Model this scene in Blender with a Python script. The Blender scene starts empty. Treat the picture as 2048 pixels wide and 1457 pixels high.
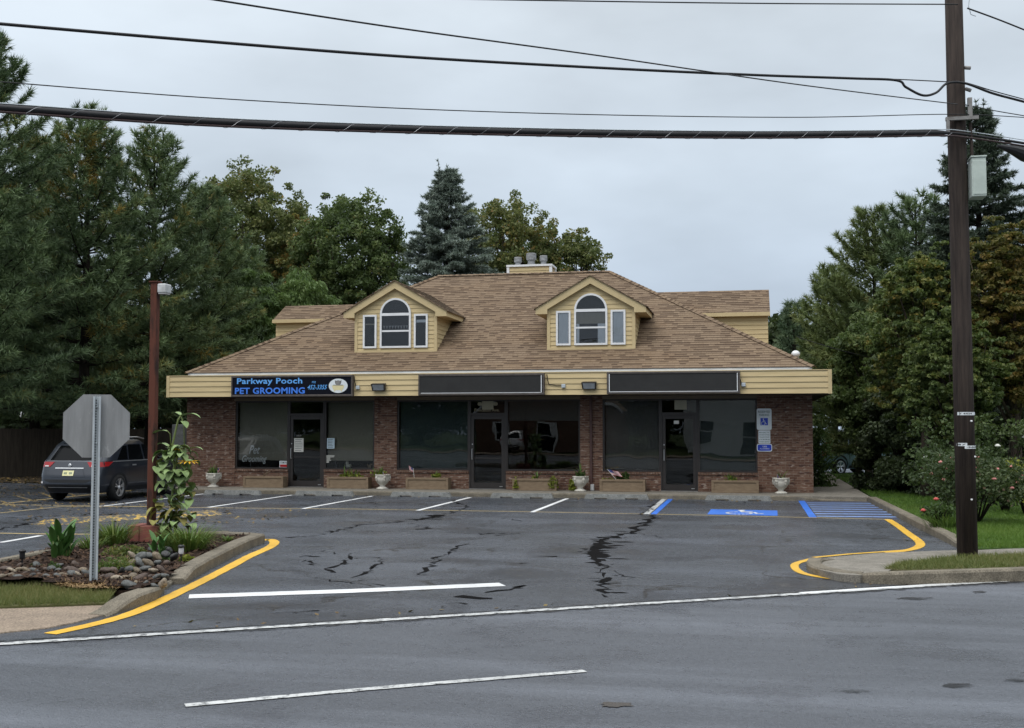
import bpy, math, random
import numpy as np
from math import radians, sin, cos, pi
from mathutils import Vector, noise

SC = bpy.context.scene
COL = SC.collection
# ------------------------------------------------------------------ camera
CAMH, FPX, YAW, PITCH = 1.9, 2298.0, radians(11.71), radians(3.16)
cd = bpy.data.cameras.new('camera'); cam = bpy.data.objects.new('camera', cd); COL.objects.link(cam)
cam.location = (0, 0, CAMH); cam.rotation_euler = (pi/2 + PITCH, 0, YAW)
cd.sensor_width = 36; cd.lens = 36*FPX/2048; cd.clip_end = 2000; cd.clip_start = 0.1
SC.camera = cam
SC.render.resolution_x = 1024; SC.render.resolution_y = 728
# ------------------------------------------------------------------ world, sun, exposure
SUN_EL, SUN_ROT = radians(58), radians(200)
w = bpy.data.worlds.new('World'); SC.world = w; w.use_nodes = True
nt = w.node_tree; nt.nodes.clear()
def WN(t, **k):
    n = nt.nodes.new(t)
    for a, b in k.items(): setattr(n, a, b)
    return n
sky = WN('ShaderNodeTexSky', sky_type='NISHITA', sun_disc=False, sun_elevation=SUN_EL, sun_rotation=SUN_ROT)
tc = WN('ShaderNodeTexCoord'); sp = WN('ShaderNodeSeparateXYZ'); nt.links.new(tc.outputs['Generated'], sp.inputs[0])
rmp = WN('ShaderNodeValToRGB'); el = rmp.color_ramp.elements
el[0].position = 0.0; el[0].color = (.365, .440, .550, 1)
el[1].position = 1.0; el[1].color = (1.42, 1.46, 1.50, 1)
e = el.new(.20); e.color = (.432, .495, .563, 1)
e = el.new(.36); e.color = (.500, .553, .602, 1)
e = el.new(.60); e.color = (.90, .95, 1.0, 1)
nt.links.new(sp.outputs['Z'], rmp.inputs[0])
mp = WN('ShaderNodeMapping'); mp.inputs['Scale'].default_value = (1.6, 1.6, 4.2)
nt.links.new(tc.outputs['Generated'], mp.inputs[0])
nz = WN('ShaderNodeTexNoise'); nz.inputs['Scale'].default_value = 1.7; nz.inputs['Detail'].default_value = 5; nz.inputs['Roughness'].default_value = .5
nt.links.new(mp.outputs[0], nz.inputs[0])
mr = WN('ShaderNodeMapRange'); mr.inputs[1].default_value = .3; mr.inputs[2].default_value = .7; mr.inputs[3].default_value = .84; mr.inputs[4].default_value = 1.22
nt.links.new(nz.outputs[0], mr.inputs[0])
mul = WN('ShaderNodeVectorMath', operation='SCALE'); nt.links.new(rmp.outputs[0], mul.inputs[0]); nt.links.new(mr.outputs[0], mul.inputs['Scale'])
sks = WN('ShaderNodeVectorMath', operation='SCALE'); sks.inputs['Scale'].default_value = .06; nt.links.new(sky.outputs[0], sks.inputs[0])
mx = WN('ShaderNodeMix', data_type='RGBA'); mx.inputs[0].default_value = .93
nt.links.new(sks.outputs[0], mx.inputs[6]); nt.links.new(mul.outputs[0], mx.inputs[7])
bg = WN('ShaderNodeBackground'); bg.inputs[1].default_value = 1.0; nt.links.new(mx.outputs[2], bg.inputs[0])
out = WN('ShaderNodeOutputWorld'); nt.links.new(bg.outputs[0], out.inputs[0])
sl = bpy.data.lights.new('sun', 'SUN'); sl.energy = 1.1; sl.angle = radians(35); sl.color = (1, .97, .93)
so = bpy.data.objects.new('sun', sl); COL.objects.link(so); so.rotation_euler = (pi/2 - SUN_EL, 0, radians(-25)); so.location = (0, -5, 40)
SC.view_settings.view_transform = 'Standard'; SC.view_settings.look = 'None'; SC.view_settings.exposure = .5; SC.view_settings.gamma = 1
SC.cycles.max_bounces = 6; SC.cycles.transparent_max_bounces = 12; SC.cycles.diffuse_bounces = 3; SC.cycles.glossy_bounces = 3
SC.cycles.caustics_reflective = False; SC.cycles.caustics_refractive = False
# ------------------------------------------------------------------ surveying helpers (photo 2048 x 1457 -> metres)
_F = np.array([-sin(YAW)*cos(PITCH), cos(YAW)*cos(PITCH), sin(PITCH)]); _R = np.array([cos(YAW), sin(YAW), 0]); _U = np.cross(_R, _F)
def ray(px, py): return _F + (px-1024)/FPX*_R - (py-728.5)/FPX*_U
def gp(px, py, z=0.0):
    d = ray(px, py); t = (z-CAMH)/d[2]; return (d[0]*t, d[1]*t)
def yp(px, py, Y):
    d = ray(px, py); t = Y/d[1]; return (d[0]*t, Y, CAMH+d[2]*t)
def dp(px, D):
    r = (px-1024)/FPX*D; return (-sin(YAW)*D + cos(YAW)*r, cos(YAW)*D + sin(YAW)*r)
def hz(py, D): return CAMH + (855-py)/FPX*D
def planept(px, py, p0, dr):
    n = np.array([-dr[1], dr[0], 0]); d = ray(px, py); o = np.array([p0[0], p0[1], 0])
    t = n.dot(o)/n.dot(d); q = d*t; return Vector((q[0], q[1], q[2]+CAMH))
RD = np.array([.838, .546])                                          # direction of the street
# ------------------------------------------------------------------ mesh helpers
def in_poly(x, y, P):
    c = False; j = len(P)-1
    for i in range(len(P)):
        if (P[i][1] > y) != (P[j][1] > y) and x < (P[j][0]-P[i][0])*(y-P[i][1])/(P[j][1]-P[i][1])+P[i][0]: c = not c
        j = i
    return c
class MB:
    def __init__(s): s.v = []; s.f = []; s.uv = {}
    def face(s, pts, uv=None):
        i = len(s.v); s.v += [tuple(p) for p in pts]
        if uv: s.uv[len(s.f)] = uv
        s.f.append(tuple(range(i, i+len(pts)))); return s
    def box(s, x0, x1, y0, y1, z0, z1):
        i = len(s.v); s.v += [(x0,y0,z0),(x1,y0,z0),(x1,y1,z0),(x0,y1,z0),(x0,y0,z1),(x1,y0,z1),(x1,y1,z1),(x0,y1,z1)]
        for q in ((3,2,1,0),(4,5,6,7),(0,1,5,4),(1,2,6,5),(2,3,7,6),(3,0,4,7)): s.f.append(tuple(i+k for k in q))
        return s
    def prism(s, poly, z0, z1):
        n = len(poly); i = len(s.v)
        a = sum(poly[k][0]*poly[(k+1)%n][1]-poly[(k+1)%n][0]*poly[k][1] for k in range(n))
        if a < 0: poly = poly[::-1]
        s.v += [(p[0],p[1],z0) for p in poly] + [(p[0],p[1],z1) for p in poly]
        s.f.append(tuple(i+n+k for k in range(n))); s.f.append(tuple(i+k for k in range(n-1,-1,-1)))
        for k in range(n): s.f.append((i+k, i+(k+1)%n, i+n+(k+1)%n, i+n+k))
        return s
    def prismY(s, poly, y0, y1):                                     # outline in x,z pushed along y (front face at y0)
        n = len(poly); i = len(s.v)
        a = sum(poly[k][0]*poly[(k+1)%n][1]-poly[(k+1)%n][0]*poly[k][1] for k in range(n))
        if a < 0: poly = poly[::-1]
        s.v += [(p[0],y0,p[1]) for p in poly] + [(p[0],y1,p[1]) for p in poly]
        s.f.append(tuple(i+k for k in range(n))); s.f.append(tuple(i+n+k for k in range(n-1,-1,-1)))
        for k in range(n): s.f.append((i+(k+1)%n, i+k, i+n+k, i+n+(k+1)%n))
        return s
    def tube(s, pts, r, n=8, cap=True):
        pts = [Vector(p) for p in pts]
        if not hasattr(r, '__len__'): r = [r]*len(pts)
        i = len(s.v); prev = None
        for k, p in enumerate(pts):
            t = (pts[min(k+1,len(pts)-1)]-pts[max(k-1,0)])
            if t.length < 1e-9: t = Vector((0,0,1))
            t.normalize()
            a = prev if prev is not None else (Vector((1,0,0)) if abs(t.x) < .9 else Vector((0,1,0)))
            a = (a - t*a.dot(t)); a.normalize(); b = t.cross(a); prev = a
            for j in range(n):
                q = p + (a*cos(2*pi*j/n) + b*sin(2*pi*j/n))*r[k]; s.v.append(tuple(q))
        for k in range(len(pts)-1):
            for j in range(n): s.f.append((i+k*n+j, i+k*n+(j+1)%n, i+(k+1)*n+(j+1)%n, i+(k+1)*n+j))
        if cap:
            s.f.append(tuple(i+j for j in range(n-1,-1,-1))); m = i+(len(pts)-1)*n; s.f.append(tuple(m+j for j in range(n)))
        return s
    def lathe(s, prof, c, n=20, mod=None):
        i = len(s.v)
        for k, (r, z) in enumerate(prof):
            for j in range(n):
                a = 2*pi*j/n; rr = r*(mod(a, z) if mod else 1); s.v.append((c[0]+rr*cos(a), c[1]+rr*sin(a), c[2]+z))
        for k in range(len(prof)-1):
            for j in range(n): s.f.append((i+k*n+j, i+k*n+(j+1)%n, i+(k+1)*n+(j+1)%n, i+(k+1)*n+j))
        s.f.append(tuple(i+j for j in range(n-1,-1,-1))); m = i+(len(prof)-1)*n; s.f.append(tuple(m+j for j in range(n)))
        return s
    def grid(s, rows):
        i = len(s.v); m = len(rows[0])
        for r in rows: s.v += [tuple(p) for p in r]
        for a in range(len(rows)-1):
            for b in range(m-1): s.f.append((i+a*m+b, i+a*m+b+1, i+(a+1)*m+b+1, i+(a+1)*m+b))
        return s
    def ball(s, c, r, nu=8, nv=6):
        rr = r if hasattr(r, '__len__') else (r, r, r)
        i = len(s.v)
        for a in range(nv+1):
            t = pi*a/nv
            for b in range(nu): s.v.append((c[0]+rr[0]*sin(t)*cos(2*pi*b/nu), c[1]+rr[1]*sin(t)*sin(2*pi*b/nu), c[2]-rr[2]*cos(t)))
        for a in range(nv):
            for b in range(nu): s.f.append((i+a*nu+b, i+a*nu+(b+1)%nu, i+(a+1)*nu+(b+1)%nu, i+(a+1)*nu+b))
        return s
    def leaf(s, p, d, L, wd, droop=.4, n=4, side=None, cup=.15):       # curved strap or lance leaf
        p = Vector(p); d = Vector(d).normalized(); side = Vector(side) if side else d.cross(Vector((0,0,1)))
        if side.length < 1e-4: side = Vector((1,0,0))
        side.normalize(); rows = []
        q = p.copy(); dd = d.copy()
        for k in range(n+1):
            t = k/n; ww = wd*(sin(pi*min(1,.10+.90*t)**.85)**.8)*.5 if t < 1 else 0.002
            up = side.cross(dd).normalized()
            rows.append([q-side*ww+up*ww*cup*2, q.copy(), q+side*ww+up*ww*cup*2])
            q = q + dd*(L/n); dd = (dd + Vector((0,0,-1))*droop/n*1.6*(t+.3)).normalized()
        return s.grid(rows)
    def mesh(s, name, off=(0,0,0), smooth=False):
        m = bpy.data.meshes.new(name)
        m.from_pydata([(a-off[0], b-off[1], c-off[2]) for a, b, c in s.v], [], s.f)
        uvl = m.uv_layers.new(name='UVMap'); dat = np.zeros(len(m.loops)*2, dtype=np.float32)
        for p in m.polygons:
            ls = p.loop_start
            u = s.uv.get(p.index)
            if u:
                for k in range(p.loop_total): dat[2*(ls+k)], dat[2*(ls+k)+1] = u[k]
            else:
                nrm = p.normal
                if abs(nrm.z) > .95: T = Vector((1,0,0)); B = Vector((0,1,0))
                else:
                    T = Vector((0,0,1)).cross(nrm).normalized(); B = nrm.cross(T)
                for k in range(p.loop_total):
                    c = Vector(s.v[m.loops[ls+k].vertex_index]); dat[2*(ls+k)] = c.dot(T); dat[2*(ls+k)+1] = c.dot(B)
        uvl.data.foreach_set('uv', dat)
        if smooth: m.polygons.foreach_set('use_smooth', [True]*len(m.polygons))
        m.update(); return m
    def build(s, name, mat, parent=None, smooth=False, loc=None, bevel=0):
        off = (0,0,0)
        if parent is not None: off = wloc(parent)
        elif loc is not None: off = loc
        me = s.mesh(name, off, smooth); me.materials.append(mat)
        return link(name, me, parent, loc if parent is None else None, bevel)
def wloc(o):
    v = Vector((0,0,0))
    while o is not None: v = v + o.location; o = o.parent
    return v
def link(name, me, parent=None, loc=None, bevel=0):
    o = bpy.data.objects.new(name, me); COL.objects.link(o)
    if parent is not None: o.parent = parent
    if loc is not None: o.location = loc
    if bevel:
        b = o.modifiers.new('bevel', 'BEVEL'); b.width = bevel; b.segments = 2; b.limit_method = 'ANGLE'
    return o
def tag(o, label=None, cat=None, group=None, kind=None):
    if label: o['label'] = label
    if cat: o['category'] = cat
    if group: o['group'] = group
    if kind: o['kind'] = kind
    return o
def thing(name, label, cat, loc, group=None):
    o = bpy.data.objects.new(name, None); COL.objects.link(o); o.location = loc; o.empty_display_size = .2
    return tag(o, label, cat, group)
def copy_tree(o, parent=None):
    c = o.copy(); COL.objects.link(c)
    if parent is not None: c.parent = parent
    for ch in list(o.children): copy_tree(ch, c)
    return c
def text_mesh(s, x0, x1, z0, z1, y, shear=0, bold=0, thick=.004, spacing=1.0):
    cu = bpy.data.curves.new('t', 'FONT'); cu.body = s; cu.shear = shear; cu.offset = bold; cu.space_character = spacing; cu.resolution_u = 3
    o = bpy.data.objects.new('t', cu); COL.objects.link(o); dg = bpy.context.evaluated_depsgraph_get(); dg.update()
    me = bpy.data.meshes.new_from_object(o.evaluated_get(dg)); bpy.data.objects.remove(o); bpy.data.curves.remove(cu)
    v = np.array([p.co[:] for p in me.vertices]); a, b = v.min(0), v.max(0)
    m = MB(); nv = [(x0+(p[0]-a[0])/(b[0]-a[0])*(x1-x0), y, z0+(p[1]-a[1])/(b[1]-a[1])*(z1-z0)) for p in v]
    m.v = nv; m.f = [tuple(p.vertices) for p in me.polygons]; bpy.data.meshes.remove(me); return m
def add_mb(a, b):
    i = len(a.v); a.v += b.v; a.f += [tuple(k+i for k in f) for f in b.f]; return a
# ------------------------------------------------------------------ materials
class NM:
    def __init__(s, name):
        s.m = bpy.data.materials.new(name); s.m.use_nodes = True; s.t = s.m.node_tree; s.b = s.t.nodes['Principled BSDF']; s.o = s.t.nodes['Material Output']
        s.tc = None
    def n(s, t, **k):
        x = s.t.nodes.new(t)
        for a, b in k.items(): setattr(x, a, b)
        return x
    def l(s, a, b): s.t.links.new(a, b)
    def co(s, kind='Object', scale=(1,1,1), rot=(0,0,0)):
        if s.tc is None: s.tc = s.n('ShaderNodeTexCoord')
        m = s.n('ShaderNodeMapping'); m.inputs['Scale'].default_value = scale; m.inputs['Rotation'].default_value = rot
        s.l(s.tc.outputs[kind], m.inputs[0]); return m.outputs[0]
    def geo(s, scale=(1,1,1), rot=(0,0,0)):
        g = s.n('ShaderNodeNewGeometry'); m = s.n('ShaderNodeMapping'); m.inputs['Scale'].default_value = scale; m.inputs['Rotation'].default_value = rot
        s.l(g.outputs['Position'], m.inputs[0]); return m.outputs[0]
    def noise(s, vec, scale, detail=4, rough=.6, lo=.3, hi=.7, dist=0):
        x = s.n('ShaderNodeTexNoise'); x.inputs['Scale'].default_value = scale; x.inputs['Detail'].default_value = detail; x.inputs['Roughness'].default_value = rough; x.inputs['Distortion'].default_value = dist
        s.l(vec, x.inputs[0]); r = s.n('ShaderNodeMapRange'); r.inputs[1].default_value = lo; r.inputs[2].default_value = hi; s.l(x.outputs[0], r.inputs[0]); return r.outputs[0]
    def mix(s, f, a, b, blend='MIX'):
        x = s.n('ShaderNodeMix', data_type='RGBA', blend_type=blend)
        for v, k in ((f, 0), (a, 6), (b, 7)):
            if hasattr(v, 'links') or isinstance(v, bpy.types.NodeSocket): s.l(v, x.inputs[k])
            else: x.inputs[k].default_value = v if k == 0 else (*v, 1)
        return x.outputs[2]
    def val(s, f, a, b):
        r = s.n('ShaderNodeMapRange'); r.inputs[3].default_value = a; r.inputs[4].default_value = b; s.l(f, r.inputs[0]); return r.outputs[0]
    def bump(s, h, strength=.3, dist=.02):
        x = s.n('ShaderNodeBump'); x.inputs['Strength'].default_value = strength; x.inputs['Distance'].default_value = dist; s.l(h, x.inputs['Height']); s.l(x.outputs[0], s.b.inputs['Normal']); return x
    def col(s, c):
        if isinstance(c, bpy.types.NodeSocket): s.l(c, s.b.inputs['Base Color'])
        else: s.b.inputs['Base Color'].default_value = (*c, 1)
        return s
    def rough(s, r):
        if isinstance(r, bpy.types.NodeSocket): s.l(r, s.b.inputs['Roughness'])
        else: s.b.inputs['Roughness'].default_value = r
        return s
    def spec(s, v): s.b.inputs['Specular IOR Level'].default_value = v; return s
    def metal(s, v): s.b.inputs['Metallic'].default_value = v; return s
def two(name, a, b, scale=6, rough=.7, bump=.2, dist=.01, spec=.3, stretch=(1,1,1), metal=0, lo=.35, hi=.65, fine=0):
    M = NM(name); v = M.geo(stretch); f = M.noise(v, scale, 5, .65, lo, hi); c = M.mix(f, a, b)
    if fine:
        g = M.noise(M.geo(), fine, 2, .5, .35, .65); c = M.mix(g, c, M.mix(.5, c, (0,0,0)))
    M.col(c).rough(rough).spec(spec).metal(metal)
    if bump: M.bump(f, bump, dist)
    return M.m
def plain(name, c, rough=.5, spec=.4, metal=0): return two(name, c, tuple(x*.85 for x in c), 3, rough, 0, 0, spec, metal=metal)

def asphalt(name, c0, c1, r0, r1, ang, streak, wet=.5, crack=True):
    M = NM(name); big = M.noise(M.geo((1,1,1)), .35, 5, .6, .35, .65); st = M.noise(M.geo((streak,1,1), (0,0,-ang)), 2.2, 5, .62, .36, .66)
    fine = M.noise(M.geo(), 75, 3, .7, .3, .7); mid = M.noise(M.geo(), 9, 4, .7, .3, .7)
    c = M.mix(big, c0, c1); c = M.mix(M.val(st, 0, .45), c, tuple(x*1.5 for x in c1)); c = M.mix(M.val(mid, 0, .35), c, tuple(x*.55 for x in c0))
    c = M.mix(M.val(fine, 0, .75), c, tuple(x*.5 for x in c0))
    gr = M.noise(M.geo(), 28, 3, .75, .35, .65); c = M.mix(M.val(gr, 0, .45), c, tuple(x*.5 for x in c0)); pl = M.noise(M.geo((streak,1,1), (0,0,-ang)), .8, 4, .6, .45, .7); c = M.mix(M.val(pl, 0, .40), c, tuple(min(1,x*1.9) for x in c1))
    sp = M.noise(M.geo(), 140, 1, .5, .68, .74); c = M.mix(M.val(sp, 0, .6), c, (.2,.2,.2))
    wf = M.noise(M.geo((1,1,1)), .55, 6, .62, .5, .72, .4)
    c = M.mix(M.val(wf, 0, wet), c, tuple(x*.45 for x in c0))
    if crack:
        vo = M.n('ShaderNodeTexVoronoi', feature='DISTANCE_TO_EDGE'); vo.inputs['Scale'].default_value = .33
        dn = M.n('ShaderNodeTexNoise'); dn.inputs['Scale'].default_value = 1.4; dn.inputs['Detail'].default_value = 6
        M.l(M.geo(), dn.inputs[0]); va = M.n('ShaderNodeVectorMath', operation='MULTIPLY_ADD'); M.l(dn.outputs[1], va.inputs[0]); va.inputs[1].default_value = (1.3,1.3,0); M.l(M.geo(), va.inputs[2]); M.l(va.outputs[0], vo.inputs[0])
        k = M.n('ShaderNodeMapRange'); k.inputs[1].default_value = .004; k.inputs[2].default_value = .016; k.inputs[3].default_value = 1; k.inputs[4].default_value = 0; M.l(vo.outputs[0], k.inputs[0])
        br = M.noise(M.geo(), .5, 3, .6, .46, .6); mu = M.n('ShaderNodeMath', operation='MULTIPLY'); M.l(k.outputs[0], mu.inputs[0]); M.l(br, mu.inputs[1])
        c = M.mix(mu.outputs[0], c, (.012,.011,.011))
    M.col(c); ad = M.n('ShaderNodeMath', operation='SUBTRACT'); rz = M.n('ShaderNodeMath', operation='MULTIPLY_ADD'); M.l(big, rz.inputs[0]); rz.inputs[1].default_value = -.10; M.l(M.val(mid, r0, r1), rz.inputs[2]); M.l(rz.outputs[0], ad.inputs[0]); M.l(M.val(wf, 0, .24), ad.inputs[1]); M.rough(ad.outputs[0]); M.spec(.5)
    hb = M.n('ShaderNodeMath', operation='MULTIPLY_ADD'); M.l(gr, hb.inputs[0]); hb.inputs[1].default_value = 1.6; M.l(fine, hb.inputs[2]); M.bump(hb.outputs[0], .8, .005); return M.m
M_lot = asphalt('lot_asphalt', (.052,.059,.072), (.076,.085,.104), .22, .44, 0, .35, .65)
M_road = asphalt('road_asphalt', (.088,.097,.116), (.126,.137,.160), .28, .52, math.atan2(.546,.838), .12, .2, False)
M_conc = two('concrete', (.30,.275,.235), (.20,.185,.155), 5, .85, .25, .006, .2, fine=70)
M_conc2 = two('pinkish_concrete_paving', (.36,.285,.215), (.27,.215,.165), 3, .9, .35, .005, .2, fine=55)
M_concg = two('grey_concrete', (.33,.335,.32), (.22,.225,.215), 6, .85, .25, .006, .2, fine=60)
M_kerb = two('kerb_concrete', (.27,.235,.18), (.17,.15,.115), 4, .85, .3, .008, .2, fine=60)
def paint(name, c, under, lo=.25, hi=.34):
    M = NM(name); f = M.noise(M.geo(), 9, 6, .75, lo, hi); d = M.noise(M.geo(), 1.3, 4, .6, .3, .7)
    cc = M.mix(d, c, tuple(x*.72 for x in c)); f2 = M.noise(M.geo(), 42, 3, .7, .28, .36); mm = M.n('ShaderNodeMath', operation='MULTIPLY'); M.l(f, mm.inputs[0]); M.l(f2, mm.inputs[1]); M.col(M.mix(mm.outputs[0], under, cc)).rough(.55).spec(.35); M.bump(M.noise(M.geo(), 70, 2, .6), .3, .003); return M.m
U = (.05,.053,.058)
M_wpaint = paint('white_paint', (.76,.77,.77), U, .27, .36)
M_wworn = paint('worn_white_paint', (.58,.59,.58), U, .37, .52)
M_ypaint = paint('yellow_paint', (.74,.43,.035), U, .29, .39)
M_yworn = paint('worn_yellow_paint', (.58,.37,.06), U, .50, .60)
M_ythin = paint('pale_yellow_paint', (.58,.44,.20), U, .3, .42)
M_bpaint = paint('blue_paint', (.035,.16,.62), U, .25, .36)
M_bworn = paint('worn_blue_paint', (.035,.055,.20), U, .46, .66)
M_bpale = paint('pale_blue_paint', (.27,.42,.76), U, .34, .46)
def brickmat():
    M = NM('brown_red_brick'); uv = M.co('UV'); b = M.n('ShaderNodeTexBrick'); M.l(uv, b.inputs[0])
    for k, v in (('Scale',1),('Mortar Size',.0055),('Mortar Smooth',.2),('Bias',-.1),('Brick Width',.205),('Row Height',.069)): b.inputs[k].default_value = v
    b.inputs['Color1'].default_value = (.118,.058,.040,1); b.inputs['Color2'].default_value = (.215,.125,.088,1); b.inputs['Mortar'].default_value = (.22,.175,.135,1)
    # second, offset pattern of single bricks that are dark or whitish
    f1 = M.noise(M.co('UV', (4.9,14.5,1)), 1.0, 1, .3, .60, .68); f2 = M.noise(M.co('UV', (4.9,14.5,1), (0,0,0)), 1.37, 1, .3, .60, .68)
    big = M.noise(M.co('UV'), .9, 3, .6, .3, .7)
    c = M.mix(M.val(f1, 0, .8), b.outputs[0], (.060,.033,.030)); pale = M.n('ShaderNodeMath', operation='MULTIPLY'); M.l(f2, pale.inputs[0]); M.l(M.val(big, .15, .8), pale.inputs[1])
    c = M.mix(pale.outputs[0], c, (.44,.36,.30)); c = M.mix(M.val(big, 0, .2), c, (.12,.072,.056)); M.col(c).rough(.85).spec(.2)
    inv = M.n('ShaderNodeMath', operation='SUBTRACT'); inv.inputs[0].default_value = 1; M.l(b.outputs[1], inv.inputs[1]); M.bump(inv.outputs[0], .6, .008); return M.m
M_brick = brickmat()
def shingle():
    M = NM('brown_shingles'); b = M.n('ShaderNodeTexBrick'); M.l(M.co('UV'), b.inputs[0]); b.offset = .37; b.offset_frequency = 2; b.squash = .7; b.squash_frequency = 3
    for k, v in (('Scale',1),('Mortar Size',.004),('Mortar Smooth',.1),('Bias',-.15),('Brick Width',.2),('Row Height',.14)): b.inputs[k].default_value = v
    b.inputs['Color1'].default_value = (.208,.152,.101,1); b.inputs['Color2'].default_value = (.165,.117,.078,1); b.inputs['Mortar'].default_value = (.10,.062,.042,1)
    f = M.noise(M.co('UV', (3.4,7.14,1)), 1, 1, .4, .38, .62); c = M.mix(M.val(f, 0, .3), b.outputs[0], (.25,.185,.13))
    d = M.noise(M.co('UV', (.35,.8,1)), 1.1, 4, .6, .45, .75); c = M.mix(M.val(d, 0, .3), c, (.25,.155,.08))
    b2 = M.n('ShaderNodeTexBrick'); M.l(M.co('UV'), b2.inputs[0]); b2.offset = .61; b2.offset_frequency = 3; b2.squash = 1.6; b2.squash_frequency = 2
    for k, v in (('Scale',1),('Mortar Size',.0),('Bias',-.05),('Brick Width',.17),('Row Height',.14)): b2.inputs[k].default_value = v
    b2.inputs['Color1'].default_value = (1,1,1,1); b2.inputs['Color2'].default_value = (0,0,0,1); gr = M.n('ShaderNodeMapRange'); gr.inputs[1].default_value = .46; gr.inputs[2].default_value = .50; gr.inputs[3].default_value = .72; gr.inputs[4].default_value = 0; M.l(b2.outputs[0], gr.inputs[0])
    sx = M.n('ShaderNodeSeparateXYZ'); M.l(M.co('UV'), sx.inputs[0]); dv = M.n('ShaderNodeMath', operation='DIVIDE'); dv.inputs[1].default_value = .14; M.l(sx.outputs[1], dv.inputs[0]); fc = M.n('ShaderNodeMath', operation='FRACT'); M.l(dv.outputs[0], fc.inputs[0])
    gt = M.n('ShaderNodeMapRange'); gt.inputs[1].default_value = .34; gt.inputs[2].default_value = .46; M.l(fc.outputs[0], gt.inputs[0]); dm = M.n('ShaderNodeMath', operation='MULTIPLY'); M.l(gr.outputs[0], dm.inputs[0]); M.l(gt.outputs[0], dm.inputs[1])
    c = M.mix(dm.outputs[0], c, (.050,.030,.020))
    g = M.noise(M.geo(), 60, 2, .6, .3, .7); c = M.mix(M.val(g, 0, .3), c, (.08,.06,.045)); M.col(c).rough(.9).spec(.15); M.bump(g, .3, .004); return M.m
M_shing = shingle()
M_cream = two('cream_siding', (.60,.475,.265), (.50,.39,.21), 2.5, .6, .08, .004, .3, (.4,.4,6))
M_trim = two('cream_trim', (.58,.46,.26), (.52,.41,.225), 4, .6, .05, .003, .3)
M_tan = two('tan_lintel_panel', (.21,.165,.115), (.18,.14,.095), 3, .6, .05, .003, .3)
M_white = two('white_trim', (.78,.79,.80), (.70,.71,.72), 5, .5, .03, .002, .4)
M_drip = two('white_drip_metal', (.66,.69,.72), (.50,.52,.54), 2, .45, .05, .003, .5, (1,1,4))
M_bronze = two('dark_bronze_aluminium', (.022,.018,.017), (.03,.025,.023), 4, .45, .03, .002, .5)
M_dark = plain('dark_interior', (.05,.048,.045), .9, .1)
M_soffit = two('brown_soffit', (.085,.065,.05), (.06,.048,.038), 4, .8, .1, .004, .2)
def glass(name, tint, ior=1.5, wav=.6, rough=.0, amp=.006):
    M = NM(name); M.t.nodes.remove(M.b); tr = M.n('ShaderNodeBsdfTransparent'); tr.inputs[0].default_value = (*tint, 1)
    gl = M.n('ShaderNodeBsdfGlossy'); gl.inputs['Roughness'].default_value = rough; fr = M.n('ShaderNodeFresnel'); fr.inputs[0].default_value = ior
    bp = M.n('ShaderNodeBump'); bp.inputs['Strength'].default_value = 1; bp.inputs['Distance'].default_value = amp; x = M.n('ShaderNodeTexNoise'); x.inputs['Scale'].default_value = wav; x.inputs['Detail'].default_value = 2
    M.l(M.geo((1,1,.6)), x.inputs[0]); M.l(x.outputs[0], bp.inputs['Height']); M.l(bp.outputs[0], gl.inputs['Normal'])
    mxs = M.n('ShaderNodeMixShader'); hf = M.n('ShaderNodeMath', operation='MULTIPLY'); hf.inputs[1].default_value = .85; M.l(fr.outputs[0], hf.inputs[0]); M.l(hf.outputs[0], mxs.inputs[0]); M.l(tr.outputs[0], mxs.inputs[1]); M.l(gl.outputs[0], mxs.inputs[2]); M.l(mxs.outputs[0], M.o.inputs[0]); return M.m
M_glass = glass('shop_glass', (.86,.88,.88), 1.5, .8, 0, .0045)
M_glass2 = glass('window_glass', (.93,.95,.97), 1.5, .5, 0, .004)
M_cglass = plain('tinted_car_glass', (.003,.0035,.004), .1, .08)
def blind(name, c): return two(name, c, tuple(x*.88 for x in c), 40, .9, .1, .002, .1, (1,1,.1))
M_bl_taupe = blind('taupe_roller_blind', (.34,.31,.25)); M_bl_green = blind('dark_green_blind', (.072,.095,.092)); M_bl_brown = blind('grey_brown_blind', (.16,.15,.14)); M_bl_dk = blind('charcoal_blind', (.085,.098,.094))
M_curt = two('white_curtain', (.88,.90,.91), (.72,.75,.77), 22, .8, .3, .01, .1, (6,1,.2))
M_paper = two('paper', (.75,.74,.68), (.68,.67,.62), 20, .7, 0, 0, .2); M_paperb = plain('pale_blue_paper', (.55,.68,.76), .6)
M_black = plain('black', (.012,.012,.013), .4); M_ink = plain('dark_ink', (.03,.03,.035), .7)
M_signbk = plain('black_sign_face', (.003,.004,.010), .6, .12); M_sblue = plain('sign_blue', (.06,.22,.80), .4); M_slblue = plain('sign_light_blue', (.13,.40,.85), .4)
M_blank = plain('blank_dark_sign_face', (.040,.040,.040), .8, .1)
M_sframe = two('brownish_sign_frame', (.115,.098,.088), (.075,.064,.058), 8, .5, .05, .002, .4, metal=.3)
M_alu = two('aged_aluminium', (.30,.29,.28), (.20,.19,.18), 8, .5, .05, .002, .4, metal=.4)
M_galv = two('galvanised_steel', (.52,.57,.60), (.42,.46,.49), 9, .5, .05, .002, .5, (1,1,.4), metal=.25)
M_vent = two('dull_vent_metal', (.30,.31,.32), (.17,.17,.17), 6, .6, .05, .002, .3, (1,1,3), metal=.2)
M_signback = two('weathered_aluminium_back', (.30,.305,.31), (.235,.24,.245), 2.2, .6, .03, .001, .4, (5,5,.7), metal=.2)
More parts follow.
